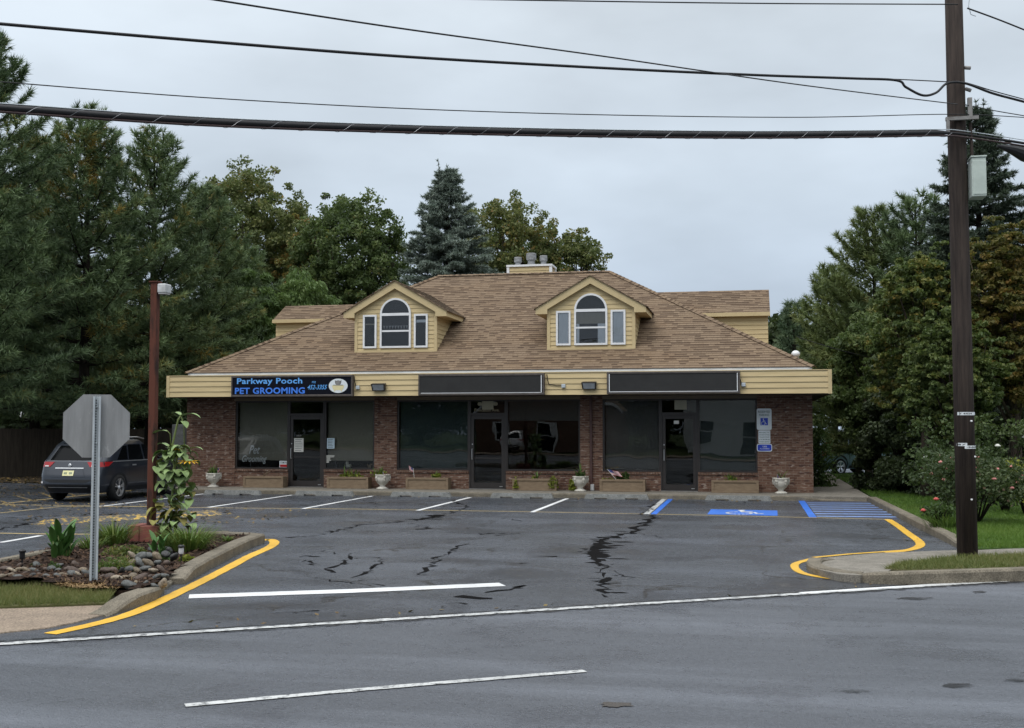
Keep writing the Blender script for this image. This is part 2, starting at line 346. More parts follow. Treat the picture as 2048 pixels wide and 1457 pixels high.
def scuff(m):
    t = m.node_tree; b = t.nodes['Principled BSDF']; src = b.inputs['Base Color'].links[0].from_socket; g = t.nodes.new('ShaderNodeNewGeometry'); mpn = t.nodes.new('ShaderNodeMapping'); mpn.inputs['Scale'].default_value = (14,14,5); t.links.new(g.outputs['Position'], mpn.inputs[0]); n = t.nodes.new('ShaderNodeTexNoise'); n.inputs['Scale'].default_value = 1.1; n.inputs['Detail'].default_value = 6; n.inputs['Roughness'].default_value = .7; t.links.new(mpn.outputs[0], n.inputs[0]); r = t.nodes.new('ShaderNodeMapRange'); r.inputs[1].default_value = .60; r.inputs[2].default_value = .70; r.inputs[4].default_value = .5; t.links.new(n.outputs[0], r.inputs[0]); x = t.nodes.new('ShaderNodeMix'); x.data_type = 'RGBA'; t.links.new(r.outputs[0], x.inputs[0]); t.links.new(src, x.inputs[6]); x.inputs[7].default_value = (.5,.51,.52,1); t.links.new(x.outputs[2], b.inputs['Base Color'])
scuff(M_signback)
M_rust = two('rusty_red_paint', (.105,.036,.023), (.028,.016,.013), 3.6, .75, .3, .006, .25, (1.5,1.5,.35), lo=.45, hi=.6)
M_redblock = two('faded_red_block', (.24,.085,.065), (.16,.06,.05), 6, .8, .2, .006, .2)
M_lampw = two('chalky_lamp_housing', (.62,.63,.63), (.42,.43,.43), 9, .6, .1, .004, .3)
M_wood = two('weathered_pole_wood', (.060,.046,.039), (.028,.022,.020), 7, .85, .5, .012, .2, (3,3,.22))
M_bark = two('grey_brown_bark', (.075,.058,.045), (.035,.028,.022), 9, .9, .5, .02, .1, (1,1,.3)); M_barkd = two('dark_bark', (.035,.028,.023), (.018,.015,.012), 9, .9, .5, .02, .1, (1,1,.3))
M_fence = two('dark_weathered_boards', (.050,.043,.035), (.03,.026,.022), 5, .9, .3, .006, .1, (3,3,.3))
M_plant = two('tan_planter_wood', (.235,.175,.115), (.18,.13,.085), 6, .75, .15, .004, .25, (1,1,3)); M_soil = two('dark_soil', (.035,.024,.018), (.018,.013,.01), 20, .95, .5, .02, .1)
M_urn = two('cast_stone_urn', (.60,.58,.52), (.42,.40,.35), 7, .8, .25, .008, .2)
M_mulch = two('dark_mulch', (.060,.038,.028), (.026,.017,.013), 14, .95, .7, .03, .1, fine=45); M_straw = two('dry_straw_patch', (.34,.23,.12), (.22,.15,.08), 12, .95, .5, .02, .1)
M_chip = two('bark_chips', (.11,.068,.045), (.045,.03,.022), 4, .9, .2, .01, .1)
M_litter = two('leaf_litter_ground', (.060,.043,.028), (.028,.024,.016), 6, .95, .5, .03, .1, fine=30)
M_lawn = two('lawn_soil_green', (.045,.085,.016), (.03,.055,.012), 3, .95, .4, .02, .1); M_verge = two('verge_soil_green', (.075,.09,.028), (.085,.075,.04), 4, .95, .4, .02, .1)
M_field = two('far_grass', (.05,.075,.02), (.035,.05,.016), .2, .95, 0, 0, .1)
def wetmat(name, c, lo, hi):
    M = NM(name); M.col(c).rough(.75 if hi < .4 else .3).spec(.04 if hi < .4 else .4); f = M.noise(M.geo((.55,1,1)), 11, 5, .75, lo, hi); tr = M.n('ShaderNodeBsdfTransparent'); ms = M.n('ShaderNodeMixShader'); M.l(f, ms.inputs[0]); M.l(tr.outputs[0], ms.inputs[1]); M.l(M.b.outputs[0], ms.inputs[2]); M.l(ms.outputs[0], M.o.inputs[0]); return M.m
M_puddle = wetmat('wet_crack', (.0035,.003,.003), .24, .33)
M_stain = wetmat('wet_stain', (.02,.02,.022), .38, .62)
M_mud = plain('brown_puddle', (.040,.028,.018), .25, .4)
M_cable = plain('black_cable', (.012,.012,.014), .5, .4); M_lash = plain('lashing_wire', (.35,.36,.38), .4, .5, .6); M_cop = plain('brown_cable', (.05,.03,.03), .6)
M_box = two('pale_green_enamel', (.50,.57,.52), (.42,.48,.44), 5, .5, .05, .003, .4)
M_red = plain('sign_red', (.42,.012,.016), .4); M_blue = plain('sign_blue_panel', (.02,.06,.50), .4); M_swhite = plain('sign_white', (.74,.78,.80), .4); M_neon = plain('white_glass_tube', (.95,.95,.95), .3, .5); M_grn = plain('sign_green_ink', (.10,.17,.15), .5)
M_steel = plain('bright_steel', (.62,.63,.64), .3, .5, .8); M_tyre = two('tyre_rubber', (.014,.014,.014), (.02,.02,.02), 20, .85, .1, .003, .2)
def carpaint(name, c):
    M = NM(name); f = M.noise(M.geo(), 1.2, 3, .5); M.col(M.mix(f, c, tuple(x*.82 for x in c))).rough(.32).metal(.35); M.b.inputs['Coat Weight'].default_value = .7; M.b.inputs['Coat Roughness'].default_value = .08
    M.bump(M.noise(M.geo(), 120, 2, .5), .02, .001); return M.m
M_suv = carpaint('grey_metallic_paint', (.020,.025,.036)); M_van = carpaint('blue_grey_paint', (.16,.24,.30)); M_wcar = carpaint('white_car_paint', (.7,.71,.72))
M_tail = plain('tail_light_red', (.34,.014,.016), .18, .5); M_clear = plain('clear_lens', (.6,.58,.58), .15, .5); M_plate = two('yellow_number_plate', (.62,.58,.22), (.72,.70,.45), 3, .5, 0, 0, .3)
M_trimblk = plain('black_plastic_trim', (.016,.017,.019), .6, .3)
def stripes():
    M = NM('flag_cloth'); s = M.n('ShaderNodeSeparateXYZ'); M.l(M.co('UV'), s.inputs[0])
    a = M.n('ShaderNodeMath', operation='MULTIPLY'); a.inputs[1].default_value = 6.5; M.l(s.outputs[1], a.inputs[0]); b = M.n('ShaderNodeMath', operation='FRACT'); M.l(a.outputs[0], b.inputs[0]); g = M.n('ShaderNodeMath', operation='GREATER_THAN'); g.inputs[1].default_value = .5; M.l(b.outputs[0], g.inputs[0])
    c = M.mix(g.outputs[0], (.45,.05,.07), (.72,.70,.70)); x = M.n('ShaderNodeMath', operation='LESS_THAN'); x.inputs[1].default_value = .42; M.l(s.outputs[0], x.inputs[0]); y = M.n('ShaderNodeMath', operation='GREATER_THAN'); y.inputs[1].default_value = .46; M.l(s.outputs[1], y.inputs[0])
    k = M.n('ShaderNodeMath', operation='MULTIPLY'); M.l(x.outputs[0], k.inputs[0]); M.l(y.outputs[0], k.inputs[1]); M.col(M.mix(k.outputs[0], c, (.05,.06,.20))).rough(.8); return M.m
M_flag = stripes()
def leafmat(name, stops, transl=.28, rough=.55, spec=.3, gain=1.0):
    """stops: list of (pos,colour) read with the per-leaf attribute 'tint'"""
    M = NM(name); at = M.n('ShaderNodeAttribute'); at.attribute_name = 'tint'
    r = M.n('ShaderNodeValToRGB'); e = r.color_ramp.elements; stops = [(p, tuple(min(.5, x*gain) for x in c)) for p, c in stops]
    e[0].position = stops[0][0]; e[0].color = (*stops[0][1],1); e[1].position = stops[-1][0]; e[1].color = (*stops[-1][1],1)
    for p, c in stops[1:-1]: k = e.new(p); k.color = (*c,1)
    M.l(at.outputs['Fac'], r.inputs[0]); M.col(r.outputs[0]).rough(rough).spec(spec)
    tr = M.n('ShaderNodeBsdfTranslucent'); M.l(M.mix(.35, r.outputs[0], (.10,.16,.02)), tr.inputs[0]); ms = M.n('ShaderNodeMixShader'); ms.inputs[0].default_value = transl
    M.l(M.b.outputs[0], ms.inputs[1]); M.l(tr.outputs[0], ms.inputs[2]); M.l(ms.outputs[0], M.o.inputs[0]); return M.m
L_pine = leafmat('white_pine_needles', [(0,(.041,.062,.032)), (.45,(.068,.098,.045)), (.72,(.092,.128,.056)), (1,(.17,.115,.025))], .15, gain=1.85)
L_pinel = leafmat('soft_blue_green_needles', [(0,(.05,.08,.045)), (.5,(.09,.13,.075)), (1,(.135,.16,.085))], .15, gain=1.45)
L_olive = leafmat('olive_pine_needles', [(0,(.055,.078,.028)), (.5,(.09,.115,.04)), (1,(.135,.145,.055))], .15, gain=1.7)
L_spruce = leafmat('blue_spruce_needles', [(0,(.085,.105,.088)), (.5,(.135,.165,.14)), (1,(.21,.24,.205))], .15, gain=1.6)
L_dspruce = leafmat('dark_spruce_needles', [(0,(.030,.042,.030)), (.5,(.050,.068,.048)), (1,(.08,.10,.066))], .12, gain=1.7)
L_oak = leafmat('oak_leaves', [(0,(.050,.064,.024)), (.5,(.085,.100,.038)), (.85,(.13,.13,.045)), (1,(.18,.11,.035))], .4, gain=1.75)
L_maple = leafmat('dark_maple_leaves', [(0,(.030,.047,.018)), (.5,(.055,.078,.028)), (.9,(.085,.105,.036)), (1,(.13,.105,.035))], .4, gain=1.9)
L_willow = leafmat('pale_willow_leaves', [(0,(.070,.115,.036)), (.5,(.11,.165,.052)), (1,(.17,.2,.085))], .35, gain=1.25)
L_locust = leafmat('yellowing_locust_leaves', [(0,(.052,.076,.024)), (.45,(.088,.112,.032)), (.8,(.16,.145,.036)), (1,(.22,.14,.034))], .35, gain=1.4)
L_orange = leafmat('orange_locust_leaves', [(0,(.07,.078,.022)), (.4,(.135,.115,.03)), (.8,(.21,.13,.034)), (1,(.25,.115,.035))], .35, gain=1.1)
L_shrub = leafmat('shrub_leaves', [(0,(.03,.06,.018)), (.5,(.06,.105,.03)), (1,(.11,.16,.045))], .3)
L_shrubd = leafmat('dull_shrub_leaves', [(0,(.036,.058,.022)), (.5,(.065,.098,.034)), (1,(.11,.145,.05))], .3)
L_dark = leafmat('dark_yew_leaves', [(0,(.030,.044,.020)), (.5,(.050,.070,.030)), (1,(.085,.11,.042))], .15)
L_rose = leafmat('grey_green_rose_leaves', [(0,(.042,.070,.026)), (.5,(.075,.11,.042)), (.88,(.11,.14,.06)), (1,(.18,.12,.08))], .25, gain=.85)
L_grass = leafmat('grass_blades', [(0,(.050,.095,.014)), (.5,(.085,.155,.024)), (1,(.13,.19,.04))], .35, gain=1.35)
L_verge = leafmat('verge_grass_blades', [(0,(.075,.105,.028)), (.5,(.15,.175,.055)), (1,(.28,.235,.10))], .35)
L_lily = leafmat('daylily_blades', [(0,(.055,.10,.02)), (.5,(.10,.17,.035)), (1,(.22,.21,.05))], .3)
L_lime = leafmat('lime_trailing_leaves', [(0,(.12,.15,.018)), (.5,(.20,.24,.03)), (1,(.30,.31,.05))], .3)
M_canna = two('canna_leaf', (.085,.20,.045), (.055,.13,.03), 5, .45, .05, .003, .4, (1,1,.3)); M_sunl = two('sunflower_leaf', (.25,.34,.14), (.16,.24,.09), 9, .6, .1, .004, .25); M_sunly = two('withering_sunflower_leaf', (.28,.27,.08), (.20,.17,.06), 8, .7, .1, .004, .2)
M_stem = plain('green_stem', (.15,.19,.06), .6); M_petal = plain('yellow_petal', (.75,.46,.03), .6); M_pink = plain('pink_rose_petals', (.60,.24,.22), .6); M_redp = plain('red_rose_petals', (.5,.08,.07), .6); M_wpetal = plain('white_petals', (.75,.75,.70), .6)
# ------------------------------------------------------------------ foliage
def np_mesh(name, V, k, tint, mat, smooth=False):
    """V: (n*k,3) corner points of n separate faces with k corners"""
    V = np.asarray(V, dtype=np.float32).reshape(-1, 3); n = len(V)//k
    m = bpy.data.meshes.new(name); m.vertices.add(n*k); m.vertices.foreach_set('co', V.ravel())
    m.loops.add(n*k); m.loops.foreach_set('vertex_index', np.arange(n*k, dtype=np.int32))
    m.polygons.add(n); m.polygons.foreach_set('loop_start', np.arange(0, n*k, k, dtype=np.int32)); m.polygons.foreach_set('loop_total', np.full(n, k, dtype=np.int32))
    a = m.attributes.new('tint', 'FLOAT', 'POINT'); a.data.foreach_set('value', np.repeat(np.clip(tint, 0, 1), k).astype(np.float32))
    m.update(calc_edges=True); m.materials.append(mat); return m
def unit(a): return a/np.maximum(np.linalg.norm(a, axis=-1, keepdims=True), 1e-9)
def leaf_cards(c, size, rng, up=.5, aspect=.6, dirs=None):
    n = len(c); nrm = unit(rng.normal(size=(n,3)) + np.array([0,0,up])); a = rng.normal(size=(n,3)) if dirs is None else dirs + rng.normal(size=(n,3))*.35
    a = unit(a - nrm*(a*nrm).sum(1, keepdims=True)); b = np.cross(nrm, a); s = (size*(.65+.7*rng.random(n)))[:,None]
    return np.stack([c - a*s*.5, c + b*s*aspect*.5 - a*s*.05, c + a*s*.5, c - b*s*aspect*.5 - a*s*.05], 1)
def needles(c, d, K, L, wd, rng, spread=.8):
    n = len(c); c = np.repeat(c, K, 0); d = np.repeat(d, K, 0); v = unit(d + spread*rng.normal(size=(n*K,3))*.7); s = unit(np.cross(v, rng.normal(size=(n*K,3))))
    ln = (L*(.7+.6*rng.random(n*K)))[:,None]; return np.stack([c - s*wd*.5, c + s*wd*.5, c + v*ln], 1)
def deciduous(name, label, cat, pos, H, R, z0, n_cl, per, lsize, lmat, seed, bark=None, cl=(.16,.30), flat=.75, tints=(.15,.75), lobes=.22, group=None, trunk=True, up=.5, weep=False, shape=1.0):
    rng = np.random.default_rng(seed); bark = bark or M_bark; x, y = pos
    root = thing(name, label, cat, (x, y, 0), group); cz = (H+z0)/2; hz_ = (H-z0)/2
    d = unit(rng.normal(size=(n_cl,3))); ph = rng.random(6)*6.28
    f = 1 + lobes*(np.sin(3*np.arctan2(d[:,1], d[:,0])+ph[0]) * np.cos(2.5*d[:,2]+ph[1]) + .6*np.sin(5*d[:,0]+ph[2])*np.sin(4*d[:,2]+ph[3]))
    rr = (.35 + .65*rng.random(n_cl)**.55)*f
    cs = R*(cl[0] + (cl[1]-cl[0])*rng.random(n_cl)); rr = np.minimum(rr, 1.12)
    wz = np.where(d[:,2] < 0, 1, shape)
    C = np.stack([d[:,0]*R*rr*.86, d[:,1]*R*rr*.86, cz + d[:,2]*hz_*rr*.9*wz], 1)
    idx = np.repeat(np.arange(n_cl), per); n = len(idx); off = rng.normal(size=(n,3)); ln = np.linalg.norm(off, axis=1, keepdims=True); off = off/ln*np.minimum(ln, 1.9)*.52
    P = C[idx] + off*cs[idx][:,None]*np.array([1,1,flat]); P[:,2] = np.maximum(P[:,2], .05)
    ct = tints[0] + (tints[1]-tints[0])*rng.random(n_cl); tint = ct[idx] + rng.normal(size=n)*.14
    dirs = None
    if weep: dirs = unit(np.stack([P[:,0], P[:,1], np.full(n, -.6*R)], 1))*1.6
    me = np_mesh(name+'_crown', leaf_cards(P, lsize, rng, up, .6 if not weep else .28, dirs), 4, tint, lmat); link('crown', me, root)
    if trunk:
        mb = MB(); r0 = max(.06, H*.019); zt = z0 + (H-z0)*.5; b = [(x+noise.noise((seed,k,0))*.25*k/4, y+noise.noise((seed,k,7))*.25*k/4, zt*k/4) for k in range(5)]
        mb.tube(b, [r0*1.35, r0, r0*.9, r0*.75, r0*.5], 8)
        for k in rng.choice(n_cl, min(n_cl, 26), replace=False):
            t = .35 + .6*rng.random(); s = Vector(b[min(4,int(t*4))]).lerp(Vector(b[min(4,int(t*4)+1)]), t*4-int(t*4)); e_ = Vector((x+C[k,0], y+C[k,1], C[k,2])); m_ = s.lerp(e_, .5) + Vector((0,0,-.08*(e_-s).length))
            q = r0*.42; mb.tube([s, s.lerp(m_, .6)*1.0, m_, m_.lerp(e_, .55), e_], [q, q*.8, q*.6, q*.4, q*.12], 5)
        mb.build('trunk', bark, root, True)
    return root
def conifer(name, label, pos, H, R, z0, seed, lmat, kind='pine', group=None, K=13, L=.25, wd=.032, whorl=.55, nb=7, yellow=0, bark=None, bend=0.0, dens=1.0, top_gap=1.0):
    rng = np.random.default_rng(seed); x, y = pos; bark = bark or M_barkd
    root = thing(name, label, 'tree', (x, y, 0), group); mb = MB()
    mb.tube([(x,y,0), (x+.05,y,H*.35), (x+.02,y+.05,H*.7), (x,y,H)], [H*.017, H*.013, H*.007, .015], 8)
    PT, DR, TI = [], [], []
    z = z0
    def add(p0, p1, tint, n):
        t = (np.arange(n)+.5+rng.normal(size=n)*.2)/n; P = p0 + (p1-p0)*t[:,None]; PT.append(P); DR.append(np.repeat(unit((p1-p0)[None]), n, 0)); TI.append(np.full(n, tint) + rng.normal(size=n)*.08)
    while z < H*.985:
        t = (z-z0)/(H-z0)
        prof = (1-t**1.5)**.62*(.7+.3*min(1, t/.15)) if kind == 'pine' else (1-t)**1.0
        n_b = nb if t < .85 else max(3, nb-2); a0 = rng.random()*6.28
        for k in range(n_b):
            a = a0 + 2*pi*k/n_b + rng.normal()*.22; ln = R*prof*(.72+.42*rng.random()) + .25
            if kind == 'pine': el0 = -.05 + .65*t + rng.normal()*.08; tip = .25 + .3*t
            else: el0 = -.12 + .55*t + rng.normal()*.06; tip = -.12 + .3*t
            o = np.array([0, 0, z + rng.normal()*.06]); hd = np.array([cos(a), sin(a), 0]); seg = 6; pts = [o]
            for q in range(seg):
                e_ = el0 + (tip)*(q/seg)*1.2 - (0 if kind == 'pine' else .18*sin(pi*q/seg)*(1-t)); pts.append(pts[-1] + (hd*cos(e_) + np.array([0,0,sin(e_)]))*ln/seg)
            pts = np.array(pts); r_b = .012 + .011*ln
            mb.tube([Vector(p)+Vector((x,y,0)) for p in pts], [r_b*(1-.85*i/seg) for i in range(seg+1)], 4, False)
            btint = .1 + .5*rng.random()
            ny = yellow*(noise.noise((a*.9+seed, z*.35, seed*.7))*1.3 + .5)
            m = max(3, int(ln/.19*dens))
            for j in range(m):
                u = .18 + .82*(j+rng.random()*.6)/m; u = min(u, .999); i = int(u*seg); p = pts[i] + (pts[i+1]-pts[i])*(u*seg-i); bd = unit((pts[i+1]-pts[i])[None])[0]
                side = np.cross(bd, [0,0,1]); side /= np.linalg.norm(side)+1e-9; sg = 1 if j % 2 else -1
                bl = (.22*ln*(1.15-u) + .22)*(.7+.6*rng.random()); dv = bd*(.75+.3*rng.random()) + side*sg*(.75*rng.random()+.35) + np.array([0,0,(.15 if kind == 'pine' else -.12) + rng.normal()*.18]); dv /= np.linalg.norm(dv)
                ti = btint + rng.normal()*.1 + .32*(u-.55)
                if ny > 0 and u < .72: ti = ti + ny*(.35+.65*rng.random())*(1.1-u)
                add(p, p+dv*bl, ti, max(2, int(bl/.10*dens)))
            add(pts[-2], pts[-1] + (pts[-1]-pts[-2])*.3, btint+.1, 4)
        z += whorl*(.8+.4*rng.random())*(1 if t < .8 else .75)
    add(np.array([0,0,H-.9]), np.array([0,0,H+.05]), .5, 9)
    for q in range(5 if kind == 'spruce' else 7):                    # several bare leaders standing above the crown
        a = rng.random()*6.28; r = R*.16*rng.random(); zt_ = H-.5-1.2*rng.random(); p0 = np.array([r*cos(a), r*sin(a), zt_-.6]); p1 = p0 + np.array([.25*cos(a), .25*sin(a), 1.0+.5*rng.random()]); add(p0, p1, .5, 9); mb.tube([Vector(p0)+Vector((x,y,0)), Vector(p1)+Vector((x,y,0))], [.03,.008], 4, False)
    P = np.concatenate(PT); D = np.concatenate(DR); T = np.concatenate(TI)
    V = needles(P, D, K, L, wd, rng, .85 if kind == 'pine' else 1.1); T = np.repeat(T, K) + rng.normal(size=len(P)*K)*.07
    link('crown', np_mesh(name+'_crown', V, 3, T, lmat), root); mb.build('trunk', bark, root, True); return root
def blades(name, polys, n, h, wd, lmat, seed, z=0.0, kind=True, clump=1.0):
    rng = np.random.default_rng(seed); xs = [p[0] for P in polys for p in P]; ys = [p[1] for P in polys for p in P]; pts = []
    while len(pts) < n:
        q = rng.random((4000,2))*[max(xs)-min(xs), max(ys)-min(ys)] + [min(xs), min(ys)]
        for a, b in q:
            if any(in_poly(a, b, P) for P in polys) and noise.noise((a*1.3, b*1.3, seed)) > -.45*clump + rng.random()*.3 - .3: pts.append((a, b, z))
            if len(pts) >= n: break
    c = np.array(pts); d = unit(np.stack([rng.normal(size=n)*.45, rng.normal(size=n)*.45, np.ones(n)], 1)); s = unit(np.cross(d, rng.normal(size=(n,3)))); hh = (h*(.5+.9*rng.random(n)))[:,None]; bend = rng.normal(size=(n,3))*[1,1,0]*hh*.3
    V = np.stack([c - s*wd*.5, c + s*wd*.5, c + d*hh + bend], 1)
    big = np.array([noise.noise((a*.5, b*.5, 3.3)) for a, b, _ in pts])*.5 + .45
    o = link(name, np_mesh(name, V, 3, big + rng.normal(size=n)*.16, lmat)); return tag(o, kind='stuff')
def shrubmesh(root, name, c, r, n, size, lmat, seed, flat=1.0, tints=(.2,.8), up=.4, aspect=.6, lumps=9):
    rng = np.random.default_rng(seed); d = unit(rng.normal(size=(lumps,3))); d[:,2] = np.abs(d[:,2])*1.0; C = d*np.array(r)*(.35+.4*rng.random((lumps,1)))
    idx = rng.integers(0, lumps, n); off = rng.normal(size=(n,3)); ln = np.linalg.norm(off, axis=1, keepdims=True); off = off/ln*np.minimum(ln,1.7)*.3*np.array(r)
    P = C[idx] + off + np.array(c); tl = tints[0] + (tints[1]-tints[0])*rng.random(lumps)
    o = root.location if root is not None else Vector((0,0,0))
    P[:,2] = np.maximum(P[:,2], c[2]+.01)
    me = np_mesh(name, leaf_cards(P - np.array(o), size, rng, up, aspect), 4, tl[idx] + rng.normal(size=n)*.14, lmat); return link(name, me, root)

# ================================================================== SETTING
def sheet(name, poly, z, mat):
    m = MB(); m.face([(p[0], p[1], z) for p in (poly if sum(poly[k][0]*poly[(k+1)%len(poly)][1]-poly[(k+1)%len(poly)][0]*poly[k][1] for k in range(len(poly))) > 0 else poly[::-1])])
    return tag(m.build(name, mat), kind='structure')
def P(*pts, z=0.0): return [gp(a, b, z) for a, b in pts]
sheet('ground', [(-400,-300),(400,-300),(400,600),(-400,600)], -.05, M_field)
E0, E1 = np.array([-6.49, 9.11]), np.array([3.33, 15.51]); rn = np.array([-.546, .838])      # street edge line and its normal (towards the lot)
def er(t, o): q = E0 + RD*t + rn*o; return (q[0], q[1])
sheet('road', [er(-120,-13), er(160,-13), er(160,.35), er(-120,.35)], -.006, M_road)
sheet('far_sidewalk', [er(-120,-16.5), er(160,-16.5), er(160,-13.2), er(-120,-13.2)], .05, M_conc2)
sheet('parking_lot', [er(-60,.0), er(14.6,.0), (3.2,19.5), (3.2,30.85), (-15.2,30.85), (-15.2,35.5), (-60,35.5)], 0, M_lot)
def strip(name, pts, wd, z, mat, jag=0, n=1, seed=0):
    m = MB(); pts = [Vector((p[0], p[1], 0)) for p in pts]; rnd = random.Random(seed); L_, R_ = [], []; dense = []
    for a, b in zip(pts[:-1], pts[1:]):
        for k in range(n): dense.append(a.lerp(b, k/n))
    dense.append(pts[-1])
    for k, p in enumerate(dense):
        t = (dense[min(k+1,len(dense)-1)]-dense[max(k-1,0)]).normalized(); s = Vector((-t.y, t.x, 0)); ww = (wd[min(k//n, len(wd)-1)] if hasattr(wd,'__len__') else wd)/2
        L_.append(p + s*ww*(1+jag*rnd.uniform(-1,1))); R_.append(p - s*ww*(1+jag*rnd.uniform(-1,1)))
    for k in range(len(dense)-1): m.face([(*R_[k][:2],z), (*R_[k+1][:2],z), (*L_[k+1][:2],z), (*L_[k][:2],z)])
    return m
def marking(name, pts, wd, z, mat, jag=.08, n=6, seed=1): return tag(strip(name, pts, wd, z, mat, jag, n, seed).build(name, mat), kind='structure')
def smooth(pts, n=4):
    out = []; Pn = [Vector((*p, 0)) for p in pts]
    for i in range(len(Pn)-1):
        a, b, c, d = Pn[max(i-1,0)], Pn[i], Pn[i+1], Pn[min(i+2,len(Pn)-1)]
        for k in range(n):
            t = k/n; q = .5*((2*b) + (c-a)*t + (2*a-5*b+4*c-d)*t*t + (-a+3*b-3*c+d)*t**3); out.append((q.x, q.y))
    out.append((Pn[-1].x, Pn[-1].y)); return out
# painted lines
SX = [-12.65, -10.28, -7.48, -4.82]
for i, sx in enumerate(SX): marking('stall_line', [(sx,25.45),(sx,30.55)], .11, .004, M_wpaint, .06, 8, i)
marking('stall_line', [(-15.35,24.9),(-15.35,31.4)], .11, .004, M_wpaint, .06, 8, 9)
marking('stall_line', [(-18.3,25.3),(-18.3,31.6)], .10, .004, M_ythin, .1, 8, 10)
marking('stall_line', [(-2.26,25.4),(-2.26,30.85)], .13, .004, M_wworn, .06, 8, 11)
marking('stall_line', [(-2.10,25.4),(-2.10,30.85)], .13, .004, M_bpaint, .06, 8, 12)
marking('stall_line', [(1.27,25.2),(1.27,30.85)], .16, .004, M_bpaint, .06, 8, 13)
for k in range(7):
    yy = 25.55 + k*.74; marking('hatch_line', [(1.37,yy),(3.0,yy+.12)], .17, .004, M_bpale, .1, 6, 20+k)
sheet('hatched_bay', [(1.36,25.35),(3.0,25.15),(3.0,30.8),(1.36,30.8)], .002, M_bworn)
marking('stall_end_line', [(-26,25.3),(-12,25.35),(-9.2,25.6),(-5,25.6),(-1,25.38),(2.8,24.98)], .075, .003, M_ythin, .12, 14, 30)
sheet('accessible_pad', [(-.95,25.6),(.55,25.5),(.58,27.1),(-.92,27.2)], .004, M_bpaint)
def wheelchair(cx, cy, s, fl):                                            # symbol built from strokes; fl maps (u,v) to a point
    m = MB(); pl = []
    def stroke(pts, wd):
        p = [Vector((a,b)) for a, b in pts]
        for a, b in zip(p[:-1], p[1:]):
            t = (b-a).normalized(); q = Vector((-t.y,t.x))*wd/2; a2, b2 = a - t*wd*.2, b + t*wd*.2; m.face([fl(*(a2-q)), fl(*(b2-q)), fl(*(b2+q)), fl(*(a2+q))])
    m.face([fl(cos(k*pi/5)*.11-.08, .84+sin(k*pi/5)*.11) for k in range(10)])
    stroke([(-.08,.70),(-.02,.30)], .13); stroke([(-.06,.52),(.22,.50)], .09); stroke([(-.02,.30),(.26,.29),(.38,-.08),(.52,-.04)], .10)
    stroke([(-.14+.34*cos(radians(a)), .02+.34*sin(radians(a))) for a in range(100, 381, 20)], .09); return m
tag(wheelchair(0,0,1, lambda u, v: (-.16+u*.78, 26.28+(v-.2)*1.05, .007)).build('accessible_symbol', M_wpaint), kind='structure')
marking('road_edge_line', [er(t,-.03) for t in (-40,-1.3,.5,3,6,9,12.2)], .12, .004, M_wworn, .22, 40, 31)
marking('road_edge_line', [er(t,.02) for t in (8.4,12.2,40)], .10, .0045, M_wpaint, .1, 20, 32)
marking('wet_gutter_line', [er(t,.11) for t in (-6,-1,2,5,8,11,13)], [.02,.05,.05,.04,.10,.2,.2,.06], .0035, M_stain, .8, 30, 33)
marking('wet_gutter_line', [er(t,-.14) for t in (-2,2,5,8,11,13)], [.02,.05,.04,.08,.12,.1,.03], .0005, M_stain, .8, 30, 34)
marking('lane_line', [gp(370,1411),gp(760,1376),gp(1170,1342)], .09, .001, M_wworn, .08, 20, 35)
marking('entrance_line', [gp(378,1194),gp(700,1183),gp(1005,1170)], .30, .005, M_wpaint, .04, 16, 36)
marking('yellow_kerb_line', smooth(P((521,1082),(540,1080),(549,1086),(538,1096),(500,1113),(440,1145),(360,1185),(250,1233),(100,1269))), .16, .006, M_ypaint, .06, 3, 37)
marking('yellow_kerb_line', smooth(P((1776,1040),(1795,1052),(1815,1067),(1838,1084),(1838,1094),(1812,1102),(1770,1106))), .15, .006, M_ypaint, .06, 3, 38)
marking('yellow_kerb_line', P((1815,1101),(1775,1104),(1700,1109),(1628,1116)), .10, .0065, M_ypaint, .06, 6, 43)
marking('yellow_kerb_line', smooth(P((1632,1117),(1597,1126),(1589,1134),(1602,1146),(1640,1155),(1690,1161),(1797,1168))), .11, .006, M_ypaint, .06, 3, 39)
marking('stall_line', P((0,1086),(82,1072)), .12, .005, M_wpaint, .05, 8, 40); marking('stall_end_line', P((-60,1066),(100,1069),(480,1070)), .09, .004, M_ythin, .1, 14, 41)
marking('stall_end_line', P((-60,1033),(120,1014),(330,1013)), .07, .004, M_ythin, .2, 14, 42)
for k, (a, b) in enumerate((((0,1002),(30,1014)), ((28,991),(75,1005)), ((80,986),(110,997)), ((140,988),(152,993)), ((-40,1010),(0,1016)))): marking('hatch_line', [gp(*a), gp(*b)], .10, .005, M_yworn, .15, 6, 50+k)
marking('hatch_line', P((0,992),(130,990),(200,990)), .09, .005, M_yworn, .2, 10, 57)
m = MB()
hp = P((90,1050),(130,1045),(300,1036),(380,1032),(440,1027)); rows = []
for k in range(25):
    u = k/24*(len(hp)-1); i = min(int(u), len(hp)-2); q = Vector((*hp[i],0)).lerp(Vector((*hp[i+1],0)), u-i); t = (Vector((*hp[i+1],0))-Vector((*hp[i],0))).normalized(); s = Vector((-t.y,t.x,0)); rows.append([q+s*o*.40+Vector((0,0,.09*cos(o*pi/2)*min(1,k/2,(24-k)/2)+.003)) for o in (-1,-.7,-.4,0,.4,.7,1)])
m.grid(rows); tag(m.build('speed_hump', M_yworn, None, True), kind='structure')
